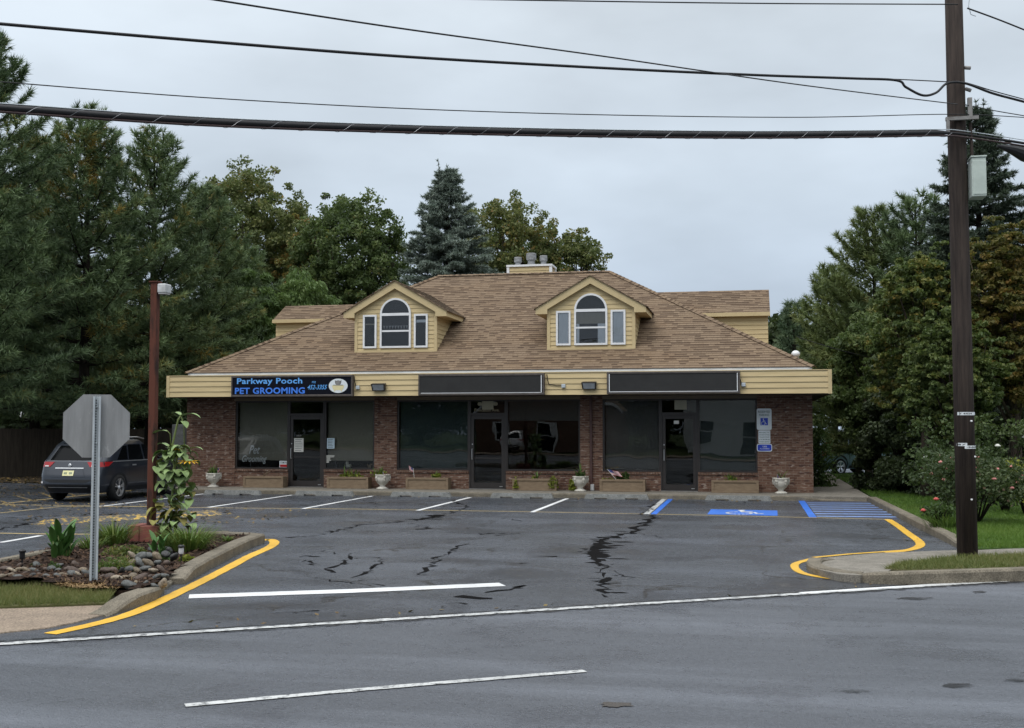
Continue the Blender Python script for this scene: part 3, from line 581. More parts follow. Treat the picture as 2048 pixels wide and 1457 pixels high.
# cracks holding water
def crack(pts, wd, seed, z=.003):
    rnd = random.Random(seed); q = []
    G = [gp(*p) for p in pts]
    for a, b in zip(G[:-1], G[1:]):
        L_ = math.hypot(b[0]-a[0], b[1]-a[1]); n = max(2, int(L_/.12))
        for k in range(n): t = k/n; q.append((a[0]+(b[0]-a[0])*t+rnd.gauss(0,.06), a[1]+(b[1]-a[1])*t+rnd.gauss(0,.07)))
    q.append(G[-1]); ws = [max(.004, 1.0*wd*(rnd.random()**1.4*(1 if rnd.random() > .2 else .15) if wd < .15 else .25+.75*rnd.random())) for _ in q]
    m = strip('c', q, ws, z, None, .5, 1, seed)
    for a in q:                                                     # side splinters lying along the paving direction
        if rnd.random() < (.3 if wd < .15 else .22):
            zz = z+.0002+.0018*rnd.random(); x, y = a[0]+rnd.gauss(0, wd*.7), a[1]+rnd.gauss(0, wd*.7); l, h = min(.22, wd*rnd.uniform(.3,1.1)), min(.08, wd*rnd.uniform(.1,.35)); m.face([(x-l,y,zz),(x-l*.2,y-h,zz),(x+l,y-h*.3,zz),(x+l*.3,y+h,zz)])
    return m
cr = MB()
for k, (pts, wd) in enumerate([(((1308,1032),(1295,1045),(1262,1065),(1205,1080),(1195,1095),(1190,1110),(1198,1130)), .17), (((1205,1082),(1192,1100),(1196,1122)), .26), (((1198,1125),(1215,1140),(1245,1150),(1255,1158)), .07), (((1200,1130),(1206,1160),(1212,1195)), .13), (((1196,1090),(1165,1104)), .1), (((1262,1066),(1300,1072),(1330,1079)), .04),
    (((905,1025),(870,1034),(830,1042),(770,1048),(720,1050),(690,1060),(640,1070),(570,1076)), .12), (((880,1030),(860,1036),(840,1040)), .3), (((830,1048),(850,1056),(835,1060)), .1), (((700,1063),(780,1064),(870,1064),(950,1068),(1000,1070),(1040,1067)), .045), (((960,1070),(985,1067),(1010,1068)), .12), (((1010,1036),(1040,1043),(1065,1043)), .05),
    (((700,1108),(690,1120),(660,1145)), .1), (((770,1120),(745,1135),(715,1160),(690,1166)), .08), (((640,1157),(690,1165),(770,1172)), .05), (((930,1090),(890,1108),(870,1125),(840,1150)), .09), (((610,1113),(640,1114)), .13), (((605,1120),(628,1131)), .07), (((640,1103),(700,1112),(760,1117)), .03), (((1065,1113),(1105,1114)), .13), (((1025,1126),(1060,1127)), .1), (((1040,1173),(1020,1180),(970,1186)), .14), (((930,1196),(985,1198)), .16), (((880,1208),(935,1209)), .09), (((560,1225),(640,1222)), .05),
    (((475,1020),(430,1030),(370,1040)), .06), (((0,1060),(60,1047),(130,1046)), .14), (((560,1004),(700,1000),(800,1006),(870,1004)), .05), (((900,1000),(940,1016),(905,1024)), .10), (((1150,1001),(1260,1002)), .05), (((740,1003),(760,1012),(720,1016)), .07), (((30,1036),(140,1032),(250,1028)), .1), (((0,1046),(120,1040)), .07), (((600,1012),(650,1006)), .04), (((1280,1031),(1300,1020),(1310,1008)), .08)]): add_mb(cr, crack(pts, wd, k+3, .003+k*.00012))
tag(cr.build('asphalt_crack', M_puddle), kind='structure')
def blob(px, py, w_, h_, seed, mat, z=.0, name='puddle'):
    c = gp(px, py); e_ = gp(px+w_/2, py); f_ = gp(px, py-h_/2); ax = Vector((e_[0]-c[0], e_[1]-c[1])); ay = Vector((f_[0]-c[0], f_[1]-c[1])); m = MB()
    pts = []
    for k in range(44):
        a = 2*pi*k/44; r = 1 + .5*noise.noise((cos(a)*1.6+seed, sin(a)*1.6, 0)) + .35*noise.noise((cos(a)*5+seed, sin(a)*5, 3)); pts.append((c[0]+(ax.x*cos(a)+ay.x*sin(a))*r, c[1]+(ax.y*cos(a)+ay.y*sin(a))*r, z))
    m.face(pts); return tag(m.build(name, mat), kind='structure')
blob(1230,1409,62,9,1,M_mud,0); blob(1710,1382,45,7,2,M_stain,0); blob(1915,1371,80,9,3,M_stain,0); blob(2035,1360,50,7,4,M_stain,0); blob(1830,1197,60,6,5,M_stain,0); blob(1958,1184,30,5,6,M_stain,0)

# front walk, kerbs, slabs
def slabs(name, poly, z0, z1, mat): return tag(MB().prism(poly, z0, z1).build(name, mat, bevel=.012), kind='structure')
slabs('front_walk', [(-16.9,30.95),(2.0,30.95),(3.0,30.9),(3.0,34),(3.0,48),(1.72,48),(1.72,34),(1.72,33.2),(-16.9,33.2)], -.04, .12, M_conc)
for k, x in enumerate((-13.2,-10.1,-6.9,-3.2,-.4)):                         # joints as slim dark grooves proud of nothing: separate kerb stones
    pass
def kerb(name, path, wd, mat, z0=-.04):
    m = MB(); rows = []
    for k, p in enumerate(path):
        a = path[max(k-1,0)]; b = path[min(k+1,len(path)-1)]; t = Vector((b[0]-a[0], b[1]-a[1], 0)).normalized(); s = Vector((-t.y,t.x,0))*wd/2; q = Vector((p[0],p[1],0)); z = p[2]
        rows.append([q+s+Vector((0,0,z0)), q+s+Vector((0,0,z-.025)), q+s*.8+Vector((0,0,z)), q-s*.8+Vector((0,0,z)), q-s+Vector((0,0,z-.025)), q-s+Vector((0,0,z0))])
    m.grid(rows); m.face(rows[0][::-1]); m.face(rows[-1]); return tag(m.build(name, mat), kind='structure')
kerb('front_kerb', [(-16.9,30.9,.115),(-10,30.9,.115),(-3,30.9,.12),(1.2,30.9,.12),(1.7,30.9,.05),(2.9,30.88,.03)], .14, M_kerb)
kerb('lawn_kerb', [(2.98,31.4,.07),(3.02,30.6,.14),(3.1,26,.14),(3.17,22.5,.14),(3.24,20.4,.13),(3.28,19.0,.07)], .2, M_kerb)
def inward(pts, d):
    out = []
    for k, p in enumerate(pts):
        a, b = pts[max(k-1,0)], pts[min(k+1,len(pts)-1)]; t = Vector((b[0]-a[0], b[1]-a[1])).normalized(); out.append((p[0]+t.y*d, p[1]-t.x*d, p[2]))
    return out
oe = P((524,1069),(500,1079),(470,1093),(424,1116),(392,1133),(372,1144), z=.15); oz = [.15,.15,.15,.15,.14,.07]
LK = [(-8.75,18.0,.15)] + [(oe[0][0]-.32,oe[0][1]+.16,.15),(oe[0][0]-.1,oe[0][1]+.05,.15)] + inward([(a[0],a[1],z) for a, z in zip(oe, oz)], .13)[1:]
kerb('island_kerb', LK, .24, M_kerb)
lo = P((376,1143),(355,1157),(336,1171), z=.05); kerb('island_kerb', inward([(a[0],a[1],.055) for a in lo], .13), .22, M_kerb)
oz = [.08,.13,.13,.09,.045,.02]; oe = [gp(*p, z) for p, z in zip(((331,1172),(314,1178),(284,1188),(256,1205),(236,1220),(215,1230)), oz)]
kerb('island_kerb', inward([(a[0],a[1],z) for a, z in zip(oe, oz)], .13), .24, M_kerb)
kerb('island_kerb', [(-8.6,18.05,.16),(-9.6,17.6,.14),(-10.15,16.8,.14),(-9.95,15,.14),(-9.75,13.6,.16),(-11.5,12.3,.16),(-14,10.5,.16)], .18, M_kerb)
slabs('left_sidewalk', P((-400,1215),(0,1204),(205,1197),(228,1203),(236,1214),(222,1228),(150,1247),(95,1258),(0,1268),(-400,1320)), -.04, .014, M_conc2)
RK = [(*p, z) for p, z in zip(smooth(P((1668,1113),(1637,1119),(1628,1127),(1640,1138),(1685,1147),(1725,1150), z=.07)), [.03,.04,.06,.075,.09]+[.105]*11+[.10]*5)]
RSW = [((1630,1122),.06),((1660,1115),.03),((1760,1106),.02),((1900,1101),.05),((2048,1097),.09),((2600,1083),.09),((2600,1102),.092),((2048,1114),.092),((1905,1119),.09),((1800,1130),.092),((1772,1145),.092),((1720,1151),.092),((1680,1149),.092),((1640,1140),.09),((1629,1130),.08)]
m = MB(); rs = [(*gp(*p, z), z) for p, z in RSW][::-1]
m.face(rs if sum(rs[k][0]*rs[(k+1)%len(rs)][1]-rs[(k+1)%len(rs)][0]*rs[k][1] for k in range(len(rs))) > 0 else rs[::-1])
for a, b in zip(rs, rs[1:]+rs[:1]): m.face([(a[0],a[1],-.04),(b[0],b[1],-.04),b,a])
tag(m.build('right_sidewalk', M_conc), kind='structure')
kerb('corner_kerb', RK, .2, M_kerb)
kk = [gp(1718,1149,.08), gp(1745,1146,.12), gp(1800,1147,.13), gp(1900,1144,.13), gp(2048,1139,.13), gp(2600,1118,.13)]
kerb('street_kerb', [(*kk[0],.09),(*kk[1],.125),(*kk[2],.15),(*kk[3],.15),(*kk[4],.15),(*kk[5],.15)], .2, M_kerb)
VERGE_R = P((1768,1140),(1802,1128),(1905,1117),(2048,1112),(2600,1098),(2600,1119),(2048,1137),(1900,1141),(1800,1143), z=.08)
slabs('right_verge', VERGE_R, -.04, .10, M_verge)
VERGE_L = P((-300,1163),(0,1163),(60,1160),(150,1162),(215,1168),(230,1176),(212,1196),(100,1200),(0,1203),(-300,1211), z=.09)
slabs('left_verge', VERGE_L, -.04, .04, M_verge)
LAWN = [(3.27,18.36),(3.2,19.6),(3.18,24),(3.1,31.2),(3.05,48),(12,52),(24,48),(24,27.9),(4.05,18.66)]
slabs('lawn', LAWN, -.04, .09, M_lawn)
sheet('rear_driveway', [(-3,47.5),(8,47.5),(30,58),(30,66),(-3,66)], -.02, M_lot)
sheet('litter_strip', [(-60,35.3),(-15.0,35.3),(-15.0,31.6),(-16.9,31.6),(-16.9,33.3),(-17,62),(-60,62)], .02, M_litter)
# mulch bed of the island
BED = [(-9.85,13.65),(-10.05,15),(-10.1,16.75),(-9.55,17.5),(-8.75,17.95)] + [(a[0],a[1]) for a in inward([(*p,0) for p in P((524,1069),(500,1079),(470,1093),(424,1116),(392,1133),(372,1144),(352,1158),(334,1171), z=.12)], .16)] + [(-6.6,11.75),(-7.2,11.95),(-8.3,12.1),(-9.2,11.75),(-12,10.0),(-14,10.3),(-11.5,12.1)]
m = MB(); st = .14
def bedz(x, y): return .09 + .05*noise.noise((x*1.1,y*1.1,0)) + .02*noise.noise((x*5,y*5,4)) + .035
for i in range(int(9/st)):
    for j in range(int(9/st)):
        x, y = -14.2+i*st, 9.9+j*st
        if in_poly(x+st/2, y+st/2, BED): m.face([(a, b, bedz(a, b)) for a, b in ((x,y),(x+st,y),(x+st,y+st),(x,y+st))])
m.prism(BED, -.03, .07); tag(m.build('mulch_bed', M_mulch), kind='structure')
MB.skirt = None
rng = np.random.default_rng(5); q = []
while len(q) < 2600:
    x, y = rng.uniform(-10.1,-6.3), rng.uniform(11.7,18)
    if in_poly(x, y, BED): q.append((x, y, bedz(x,y)+.012))
me = np_mesh('bark_chips', leaf_cards(np.array(q), .075, rng, 2.2, .4), 4, rng.random(2600), M_chip); tag(link('bark_chips', me), kind='stuff')
# straw patch by the sign post
m = MB(); c = gp(212,1168,.1); m.face([(c[0]+.55*cos(a)*(1+.2*noise.noise((cos(a),sin(a),2))), c[1]+.33*sin(a), .1) for a in [2*pi*k/18 for k in range(18)]]); tag(m.build('straw_patch', M_straw), kind='structure')
q = []
while len(q) < 900:
    a, r = rng.random()*6.28, rng.random()**.5; q.append((c[0]+.58*r*cos(a), c[1]+.35*r*sin(a), .11))
tag(link('straw_bits', np_mesh('straw_bits', leaf_cards(np.array(q), .12, rng, 2, .12), 4, rng.random(900), M_straw)), kind='stuff')
# grass
blades('lawn_grass', [[(3.25,19.6),(3.15,26),(3.1,33),(12,36),(12,22.4),(4.05,18.7),(3.3,18.4)]], 52000, .075, .012, L_grass, 11, .085, clump=.2)
blades('lawn_grass_near', [[(3.3,18.4),(3.2,23.5),(7,24),(6.5,19.9),(4.05,18.7)]], 28000, .065, .010, L_grass, 15, .085, clump=.1)
blades('lawn_grass_far', [[(3.1,33),(3.05,46),(14,48),(12,36)]], 14000, .09, .022, L_grass, 12, .085, clump=.2)
blades('verge_grass', [VERGE_R], 18000, .07, .009, L_verge, 13, .095, clump=.5)
blades('verge_grass', [VERGE_L], 21000, .075, .008, L_verge, 14, .03, clump=.45)
# fallen leaves
def fall(name, polys, n, size, mat, seed, z=.012):
    r = np.random.default_rng(seed); xs = [p[0] for P_ in polys for p in P_]; ys = [p[1] for P_ in polys for p in P_]; q = []
    while len(q) < n:
        a, b = r.uniform(min(xs),max(xs)), r.uniform(min(ys),max(ys))
        if any(in_poly(a,b,P_) for P_ in polys) and noise.noise((a*.6,b*.6,seed)) > -.15: q.append((a,b,z))
    tag(link(name, np_mesh(name, leaf_cards(np.array(q), size, r, 4, .6), 4, r.random(n), mat)), kind='stuff')
L_fall = leafmat('fallen_leaves_mix', [(0,(.06,.04,.02)), (.5,(.13,.08,.03)), (1,(.22,.16,.05))], .1)
fall('fallen_leaves', [[(-26,28),(-15.5,28),(-15.5,31),(-17,35),(-26,35)], [(-20,21),(-9.5,21),(-9.5,24.5),(-20,30)]], 1500, .09, L_fall, 21, .008)
fall('fallen_leaves', [[(-40,34.6),(-17,34.6),(-17,40),(-40,40)]], 2600, .12, L_fall, 22, .035)
fall('fallen_leaves', [[(2.3,19.3),(3.1,19.5),(3.05,24.5),(2.75,23)], [er(-1,.1),er(13,.1),er(13,.5),er(-1,.6)], [(-14,29.6),(1,29.6),(1,30.8),(-14,30.8)]], 170, .06, L_fall, 23, .009)

# ================================================================== BUILDING
B = thing('shop_building', 'single-storey brick shop building with brown hipped shingle roof, two cream dormers and three storefronts', 'building', (-7.6, 32.4, 0))
XL, XR, YW, ZW = -16.86, 1.66, 32.4, .12
def pier(x0, x1): MB().box(x0, x1, YW, YW+.35, ZW, 2.79).build('brick_pier', M_brick, B)
for a, b in ((XL,-15.27),(-10.86,-10.17),(-4.74,-4.1),(.18,XR)): pier(a, b)
MB().box(-15.9,-15.86,YW-.003,YW,.7,2.5).box(-16.35,-16.31,YW-.003,YW,.7,2.5).box(-16.3,-15.9,YW-.002,YW,2.5,2.53).build('brick_band', M_brick, B)
m = MB(); m.box(XL, XL+.3, YW+.35, 43.6, 0, 2.79).box(XR-.3, XR, YW+.35, 43.6, 0, 2.79).box(XL+.3, XR-.3, 43.3, 43.6, 0, 2.79).build('brick_wall', M_brick, B)
m = MB(); m.box(XL+.3, XR-.3, 38.0, 38.1, .12, 2.79).box(XL+.3, XR-.3, 32.9, 38.0, .10, .125).box(XL+.3, XR-.3, 32.76, 38.0, 2.74, 2.78).box(-10.6,-10.5,32.76,38,.125,2.74).box(-4.45,-4.35,32.76,38,.125,2.74).build('interior', M_dark, B)
def knee(x0, x1):
    MB().box(x0, x1, YW+.02, YW+.25, ZW, .58).build('knee_wall', M_brick, B)
    m = MB(); n = int((x1-x0)/.072)
    for k in range(n):
        a = x0 + (x1-x0)*k/n; m.box(a+.003, a+(x1-x0)/n-.004, YW-.015, YW+.25, .58, .655)
    m.build('brick_sill', M_brick, B, bevel=.004)
def window(x0, x1, z0, z1, bl=None, blz=None, blx=None):
    f = MB(); t = .05; y0, y1 = YW+.04, YW+.13
    f.box(x0, x1, y0, y1, z0, z0+t).box(x0, x1, y0, y1, z1-t, z1).box(x0, x0+t, y0, y1, z0+t, z1-t).box(x1-t, x1, y0, y1, z0+t, z1-t)
    o = f.build('storefront_window', M_bronze, B)
    MB().box(x0+t, x1-t, YW+.08, YW+.088, z0+t, z1-t).build('pane', M_glass, o)
    if bl: MB().box(x0+t+.01, x1-t-.01, YW+.2, YW+.21, blz, z1-t).tube([(x0+t+.01,YW+.205,blz),(x1-t-.01,YW+.205,blz)], .012, 6).build('roller_blind', bl, o)
    return o
def door(x0, x1):
    f = MB(); y0, y1 = YW+.05, YW+.12; t = .085; z0, z1 = .15, 2.24
    o = MB().box(x0, x0+t, y0, y1, z0, z1).box(x1-t, x1, y0, y1, z0, z1).box(x0+t, x1-t, y0, y1, z0, z0+.16).box(x0+t, x1-t, y0, y1, z1-.1, z1).box(x0+t, x1-t, y0+.02, y1-.02, 1.0, 1.03).build('glass_door', M_bronze, B)
    MB().box(x0+t, x1-t, YW+.08, YW+.086, z0+.16, z1-.1).build('pane', M_glass, o)
    MB().tube([(x0+.045,YW+.05,.98),(x0+.045,YW-.02,.98),(x0+.045,YW-.02,1.28),(x0+.045,YW+.05,1.28)], .013, 6).build('handle', M_steel, o)
    MB().box(x0+.03, x0+.06, YW+.035, YW+.05, 1.40, 1.43).build('lock', M_steel, o); MB().box(x1-.14, x1-.05, YW+.035, YW+.05, .19, .21).build('door_stop', M_steel, o)
    j = MB().box(x0-.05, x0-.005, YW+.03, YW+.14, .12, 2.7).box(x1+.005, x1+.05, YW+.03, YW+.14, .12, 2.7).box(x0-.005, x1+.005, YW+.03, YW+.14, 2.25, 2.32).box(x0-.005, x1+.005, YW+.03, YW+.14, 2.66, 2.7).build('door_frame', M_bronze, B)
    MB().box(x0-.005, x1+.005, YW+.08, YW+.086, 2.32, 2.66).build('pane', M_glass, j)
    MB().box(x0-.04, x1+.04, YW-.02, YW+.16, .12, .14).build('threshold', M_alu, B)
knee(-15.27,-13.56); knee(-12.43,-10.86); knee(-10.17,-7.99); knee(-6.9,-4.74); knee(-4.1,-2.47); knee(-1.44,.18)
window(-15.27,-13.56,.655,2.70,M_bl_taupe,.92); door(-13.51,-12.48); window(-12.43,-10.86,.655,2.70,M_bl_taupe,.92)
window(-10.17,-7.99,.655,2.70,M_bl_green,.72); door(-7.94,-6.95); window(-6.9,-4.74,.655,2.70,M_bl_dk,2.1)
window(-4.1,-2.47,.655,2.70,M_bl_brown,.72); door(-2.42,-1.49); window(-1.44,.18,.655,2.70,M_bl_dk,.72)
for a, b in ((-15.27,-10.86),(-10.17,-4.74),(-4.1,.18)):
    MB().box(a, b, YW+.0, YW+.2, 2.70, 2.79).build('lintel_panel', M_tan, B)
# fascia box round the eaves
FY = 31.3
MB().box(-16.93, 2.09, FY+.06, YW+.4, 2.79, 2.82).box(-16.93, XL, YW+.4, 44, 2.79, 2.82).box(XR, 2.09, YW+.4, 44, 2.79, 2.82).build('soffit', M_soffit, B)
def laps(m, x0f, x1f, z0, z1, y, n, t=.018):                        # clapboards facing -y; x0f,x1f give the run at height z
    for k in range(n):
        a, b = z0+(z1-z0)*k/n, z0+(z1-z0)*(k+1)/n
        p = [(x0f(a),y-t,a),(x1f(a),y-t,a),(x1f(b),y,b),(x0f(b),y,b)]; m.face(p); m.face([(x0f(a),y,a),(x1f(a),y,a),(x1f(a),y-t,a),(x0f(a),y-t,a)])
    return m
m = laps(MB(), lambda z: -16.85, lambda z: 2.01, 2.80, 3.41, FY, 4, .02); m.box(-16.9, 2.05, FY+.001, FY+.08, 2.80, 3.41)
m.build('fascia', M_cream, B)
MB().box(-16.95,-16.85,FY-.028,FY+.06,2.79,3.43).box(2.01,2.11,FY-.028,FY+.06,2.79,3.43).box(-16.85,2.01,FY-.024,FY+.3,3.41,3.432).box(-16.95,-16.88,FY+.06,44,2.79,3.43).box(2.04,2.11,FY+.06,44,2.79,3.43).box(-16.88,-16.2,FY+.3,44,3.41,3.432).box(1.5,2.04,FY+.3,44,3.41,3.432).build('fascia_trim', M_trim, B)
MB().box(-16.3,1.61,FY+.04,FY+.09,3.42,3.505).build('drip_edge', M_drip, B)
# hipped roof
SL = .579; EZ, EY = 3.505, FY+.03; RX0, RX1, RY, RZ = -10.28, -4.48, EY+6.04, 3.505+6.04*SL
def courses(m, xl, xr, y0, y1, zf, step=.14, t=.014, flip=1):
    d = math.hypot(y1-y0, zf(y1)-zf(y0)); n = int(d/step); 
    for k in range(n):
        a, b = y0+(y1-y0)*k/n, y0+(y1-y0)*(k+1)/n; za, zb = zf(a), zf(b); zo = t if True else 0
        m.face([(xl(a),a,za+zo),(xr(a),a,za+zo),(xr(b),b,zb),(xl(b),b,zb)], [(xl(a),k*.14+.002),(xr(a),k*.14+.002),(xr(b),k*.14+.138),(xl(b),k*.14+.138)])
        m.face([(xl(a),a,za),(xr(a),a,za),(xr(a),a,za+zo),(xl(a),a,za+zo)], [(xl(a),k*.14+.07)]*4)
EX0, EX1 = -16.34, 1.64
fr = lambda y: (y-EY)/(RY-EY)
m = courses(MB(), lambda y: EX0+(RX0-EX0)*fr(y), lambda y: EX1+(RX1-EX1)*fr(y), EY, RY, lambda y: EZ+(y-EY)*SL) or None
m = MB(); courses(m, lambda y: EX0+(RX0-EX0)*fr(y), lambda y: EX1+(RX1-EX1)*fr(y), EY, RY, lambda y: EZ+(y-EY)*SL)
BY = RY+6.04
m.face([(EX0,BY,EZ),(EX0,EY,EZ),(RX0,RY,RZ)]); m.face([(EX1,EY,EZ),(EX1,BY,EZ),(RX1,RY,RZ)]); m.face([(EX1,BY,EZ),(EX0,BY,EZ),(RX0,RY,RZ),(RX1,RY,RZ)]); m.face([(EX0,EY,EZ-.01),(EX0,BY,EZ-.01),(EX1,BY,EZ-.01),(EX1,EY,EZ-.01)])
roof = m.build('roof', M_shing, B)
def cap(a, b, r=.10):                                               # row of overlapping ridge shingles
    a, b = Vector(a), Vector(b); L_ = (b-a).length; n = int(L_/.2); t = (b-a).normalized(); s = t.cross(Vector((0,0,1))).normalized(); up = s.cross(t); m = MB()
    for k in range(n):
        p, q = a+t*(L_*k/n-.03), a+t*(L_*(k+1)/n+.02); o1, o2 = up*.035, up*.02
        c1 = [p-s*r-up*.055+o1, p+o1, p+s*r-up*.055+o1]; c2 = [q-s*r-up*.055+o2, q+o2, q+s*r-up*.055+o2]
        m.face([c1[0],c1[1],c2[1],c2[0]], [(k*.31,k*.14),(k*.31+.1,k*.14),(k*.31+.1,k*.14+.13),(k*.31,k*.14+.13)]); m.face([c1[1],c1[2],c2[2],c2[1]], [(k*.31,k*.14),(k*.31+.1,k*.14),(k*.31+.1,k*.14+.13),(k*.31,k*.14+.13)])
        m.face([c1[0],c1[0]-up*.02,c1[1]-up*.02,c1[1]]); m.face([c1[1],c1[1]-up*.02,c1[2]-up*.02,c1[2]])
    m.build('ridge_cap', M_shing, roof)
cap((EX0,EY,EZ+.02),(RX0,RY,RZ+.02)); cap((EX1,EY,EZ+.02),(RX1,RY,RZ+.02)); cap((RX0,RY,RZ+.02),(RX1,RY,RZ+.02))
# dormers
def dormer(cx, kind):
    hw, yf, zb = 1.245, 32.4, 4.12; ridge = 6.21; zr_e = 5.33; sl = .575; top = lambda x: ridge-.16-abs(x-cx)*sl       # underside line of the gable
    m = MB(); zc = top(cx+hw)
    laps(m, lambda z: cx-hw if z < zc else cx-(ridge-.16-z)/sl, lambda z: cx+hw if z < zc else cx+(ridge-.16-z)/sl, zb, ridge-.17, yf, 15, .016)
    m.face([(cx-hw,yf+.002,zb),(cx+hw,yf+.002,zb),(cx+hw,yf+.002,zc),(cx,yf+.002,ridge-.16),(cx-hw,yf+.002,zc)])
    for sg in (-1, 1):                                              # cheeks: clapboards facing sideways
        n = 9
        for k in range(n):
            a, b = zb+(zc-zb)*k/n, zb+(zc-zb)*(k+1)/n; X0, X1 = cx+sg*(hw+.016), cx+sg*hw
            p = [(X0,yf,a),(X0,35.2,a),(X1,35.2,b),(X1,yf,b)]; m.face(p if sg > 0 else p[::-1]); p = [(X1,yf,a),(X1,35.2,a),(X0,35.2,a),(X0,yf,a)]; m.face(p if sg > 0 else p[::-1])
    wall = m.build('dormer_wall', M_cream, B)
    MB().box(cx-hw-.02,cx-hw+.07,yf-.03,yf+.05,zb,zc-.02).box(cx+hw-.07,cx+hw+.02,yf-.03,yf+.05,zb,zc-.02).box(cx-hw+.07,cx+hw-.07,yf-.028,yf+.02,zb-.03,zb+.06).build('corner_board', M_trim, wall)
    ow = 1.58; y0 = yf-.13
    m = MB()
    # rake boards, returns and soffits
    for sg in (-1,1):
        pl = [(cx, ridge), (cx+sg*ow, ridge-ow*sl), (cx+sg*ow, ridge-ow*sl-.16), (cx+sg*(ow-.34), ridge-ow*sl-.16), (cx+sg*(ow-.34), ridge-(ow-.34)*sl-.22), (cx, ridge-.22)]
        m.prismY(pl, y0, y0+.035)
        x0, x1 = sorted((cx+sg*(hw+.017), cx+sg*ow)); m.box(x0, x1, y0+.035, 34.55, ridge-ow*sl-.16, ridge-ow*sl-.13); x0, x1 = sorted((cx+sg*(ow-.02), cx+sg*ow)); m.box(x0, x1, y0+.035, 34.55, ridge-ow*sl-.13, ridge-ow*sl-.005)
    m.face([(cx,y0+.035,ridge-.2),(cx-hw,y0+.035,ridge-.2-hw*sl),(cx-hw,yf,ridge-.2-hw*sl),(cx,yf,ridge-.2)]); m.face([(cx+hw,y0+.035,ridge-.2-hw*sl),(cx,y0+.035,ridge-.2),(cx,yf,ridge-.2),(cx+hw,yf,ridge-.2-hw*sl)])
    m.build('rake_board', M_trim, wall)
    m = MB(); n = 13; ov = .05
    for sg in (-1,1):
        for k in range(n):
            a, b = (ow+ov)*(1-k/n), (ow+ov)*(1-(k+1)/n); za, zb_ = ridge-a*sl, ridge-b*sl; yb = 36.6
            p = [(cx+sg*a,y0-.04,za+.034),(cx+sg*a,yb,za+.034),(cx+sg*b,yb,zb_+.02),(cx+sg*b,y0-.04,zb_+.02)]; uvs = [(y0,k*.14+.002),(yb,k*.14+.002),(yb,k*.14+.138),(y0,k*.14+.138)]
            m.face(p if sg > 0 else p[::-1], uvs if sg > 0 else uvs[::-1])
            p = [(cx+sg*a,y0-.04,za),(cx+sg*b,y0-.04,zb_),(cx+sg*b,y0-.04,zb_+.02),(cx+sg*a,y0-.04,za+.034)]; m.face(p if sg < 0 else p[::-1])
        a = ow+ov; p = [(cx+sg*a,y0-.04,ridge-a*sl),(cx+sg*a,36,ridge-a*sl),(cx+sg*a,36,ridge-a*sl+.034),(cx+sg*a,y0-.04,ridge-a*sl+.034)]; m.face(p if sg > 0 else p[::-1])
    r_ = m.build('dormer_roof', M_shing, B)
    # arched centre window with two narrow side windows
    def frame_win(x0, x1, z0, z1, arch=False, rail=None):
        t = .055; yy0, yy1 = yf-.055, yf+.03; m = MB(); xm = (x0+x1)/2; R = (x1-x0)/2
        m.box(x0, x1, yy0, yy1, z0, z0+t).box(x0, x0+t, yy0, yy1, z0+t, z1).box(x1-t, x1, yy0, yy1, z0+t, z1)
        m.box(x0+t, x1-t, yy0, yy1, z1-t, z1) if not arch else m.box(x0+t, x1-t, yy0-.004, yy1, z1-.05, z1+.03)
        if rail: m.box(x0+t, x1-t, yy0+.012, yy1, rail-.025, rail+.025)
        if arch:
            N = 18
            for k in range(N):
                a, b = pi*k/N, pi*(k+1)/N; m.prismY([(xm+R*cos(a), z1+R*sin(a)), (xm+R*cos(b), z1+R*sin(b)), (xm+(R-t)*cos(b), z1+(R-t)*sin(b)), (xm+(R-t)*cos(a), z1+(R-t)*sin(a))], yy0, yy1)
        o = m.build('dormer_window', M_white, B); g = MB()
        pl = [(x0+t,z0+t),(x1-t,z0+t),(x1-t,z1)] + ([(xm+(R-t)*cos(pi*k/16), z1+(R-t)*sin(pi*k/16)) for k in range(1,16)] if arch else []) + [(x0+t,z1)]
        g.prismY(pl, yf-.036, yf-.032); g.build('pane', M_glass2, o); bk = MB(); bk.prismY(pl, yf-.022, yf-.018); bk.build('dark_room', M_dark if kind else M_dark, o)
        return o
    k = .0
    a = frame_win(cx-1.0, cx-.58, 4.24, 5.23); b = frame_win(cx-.475, cx+.475, 4.24, 5.24, True, 4.74); c = frame_win(cx+.57, cx+.99, 4.24, 5.23)
    def drape(o, x0, x1, z0, z1, mat): MB().box(x0, x1, yf-.028, yf-.024, z0, z1).build('curtain', mat, o)
    if kind:
        drape(a, cx-.93, cx-.65, 4.3, 5.17, M_curt); drape(c, cx+.64, cx+.93, 4.3, 5.17, M_curt); drape(b, cx-.41, cx+.41, 4.85, 5.18, M_bl_taupe); drape(b, cx-.41, cx-.33, 4.3, 4.85, M_curt); drape(b, cx+.2, cx+.41, 4.3, 4.85, M_curt)
    else:
        MB().box(cx-.93, cx-.65, yf-.028, yf-.024, 4.93, 4.97).build('valance', M_bl_taupe, a); MB().box(cx+.64, cx+.93, yf-.028, yf-.024, 4.98, 5.06).build('valance', M_curt, c)
        m = MB()
        for q in range(9): m.prismY([(cx-.39+q*.088, 4.90), (cx-.31+q*.088, 4.90), (cx-.35+q*.088, 4.80)], yf-.028, yf-.024)
        m.build('lace_edge', M_alu, b)
    return wall
dormer(-10.22, 0); dormer(-4.42, 1)
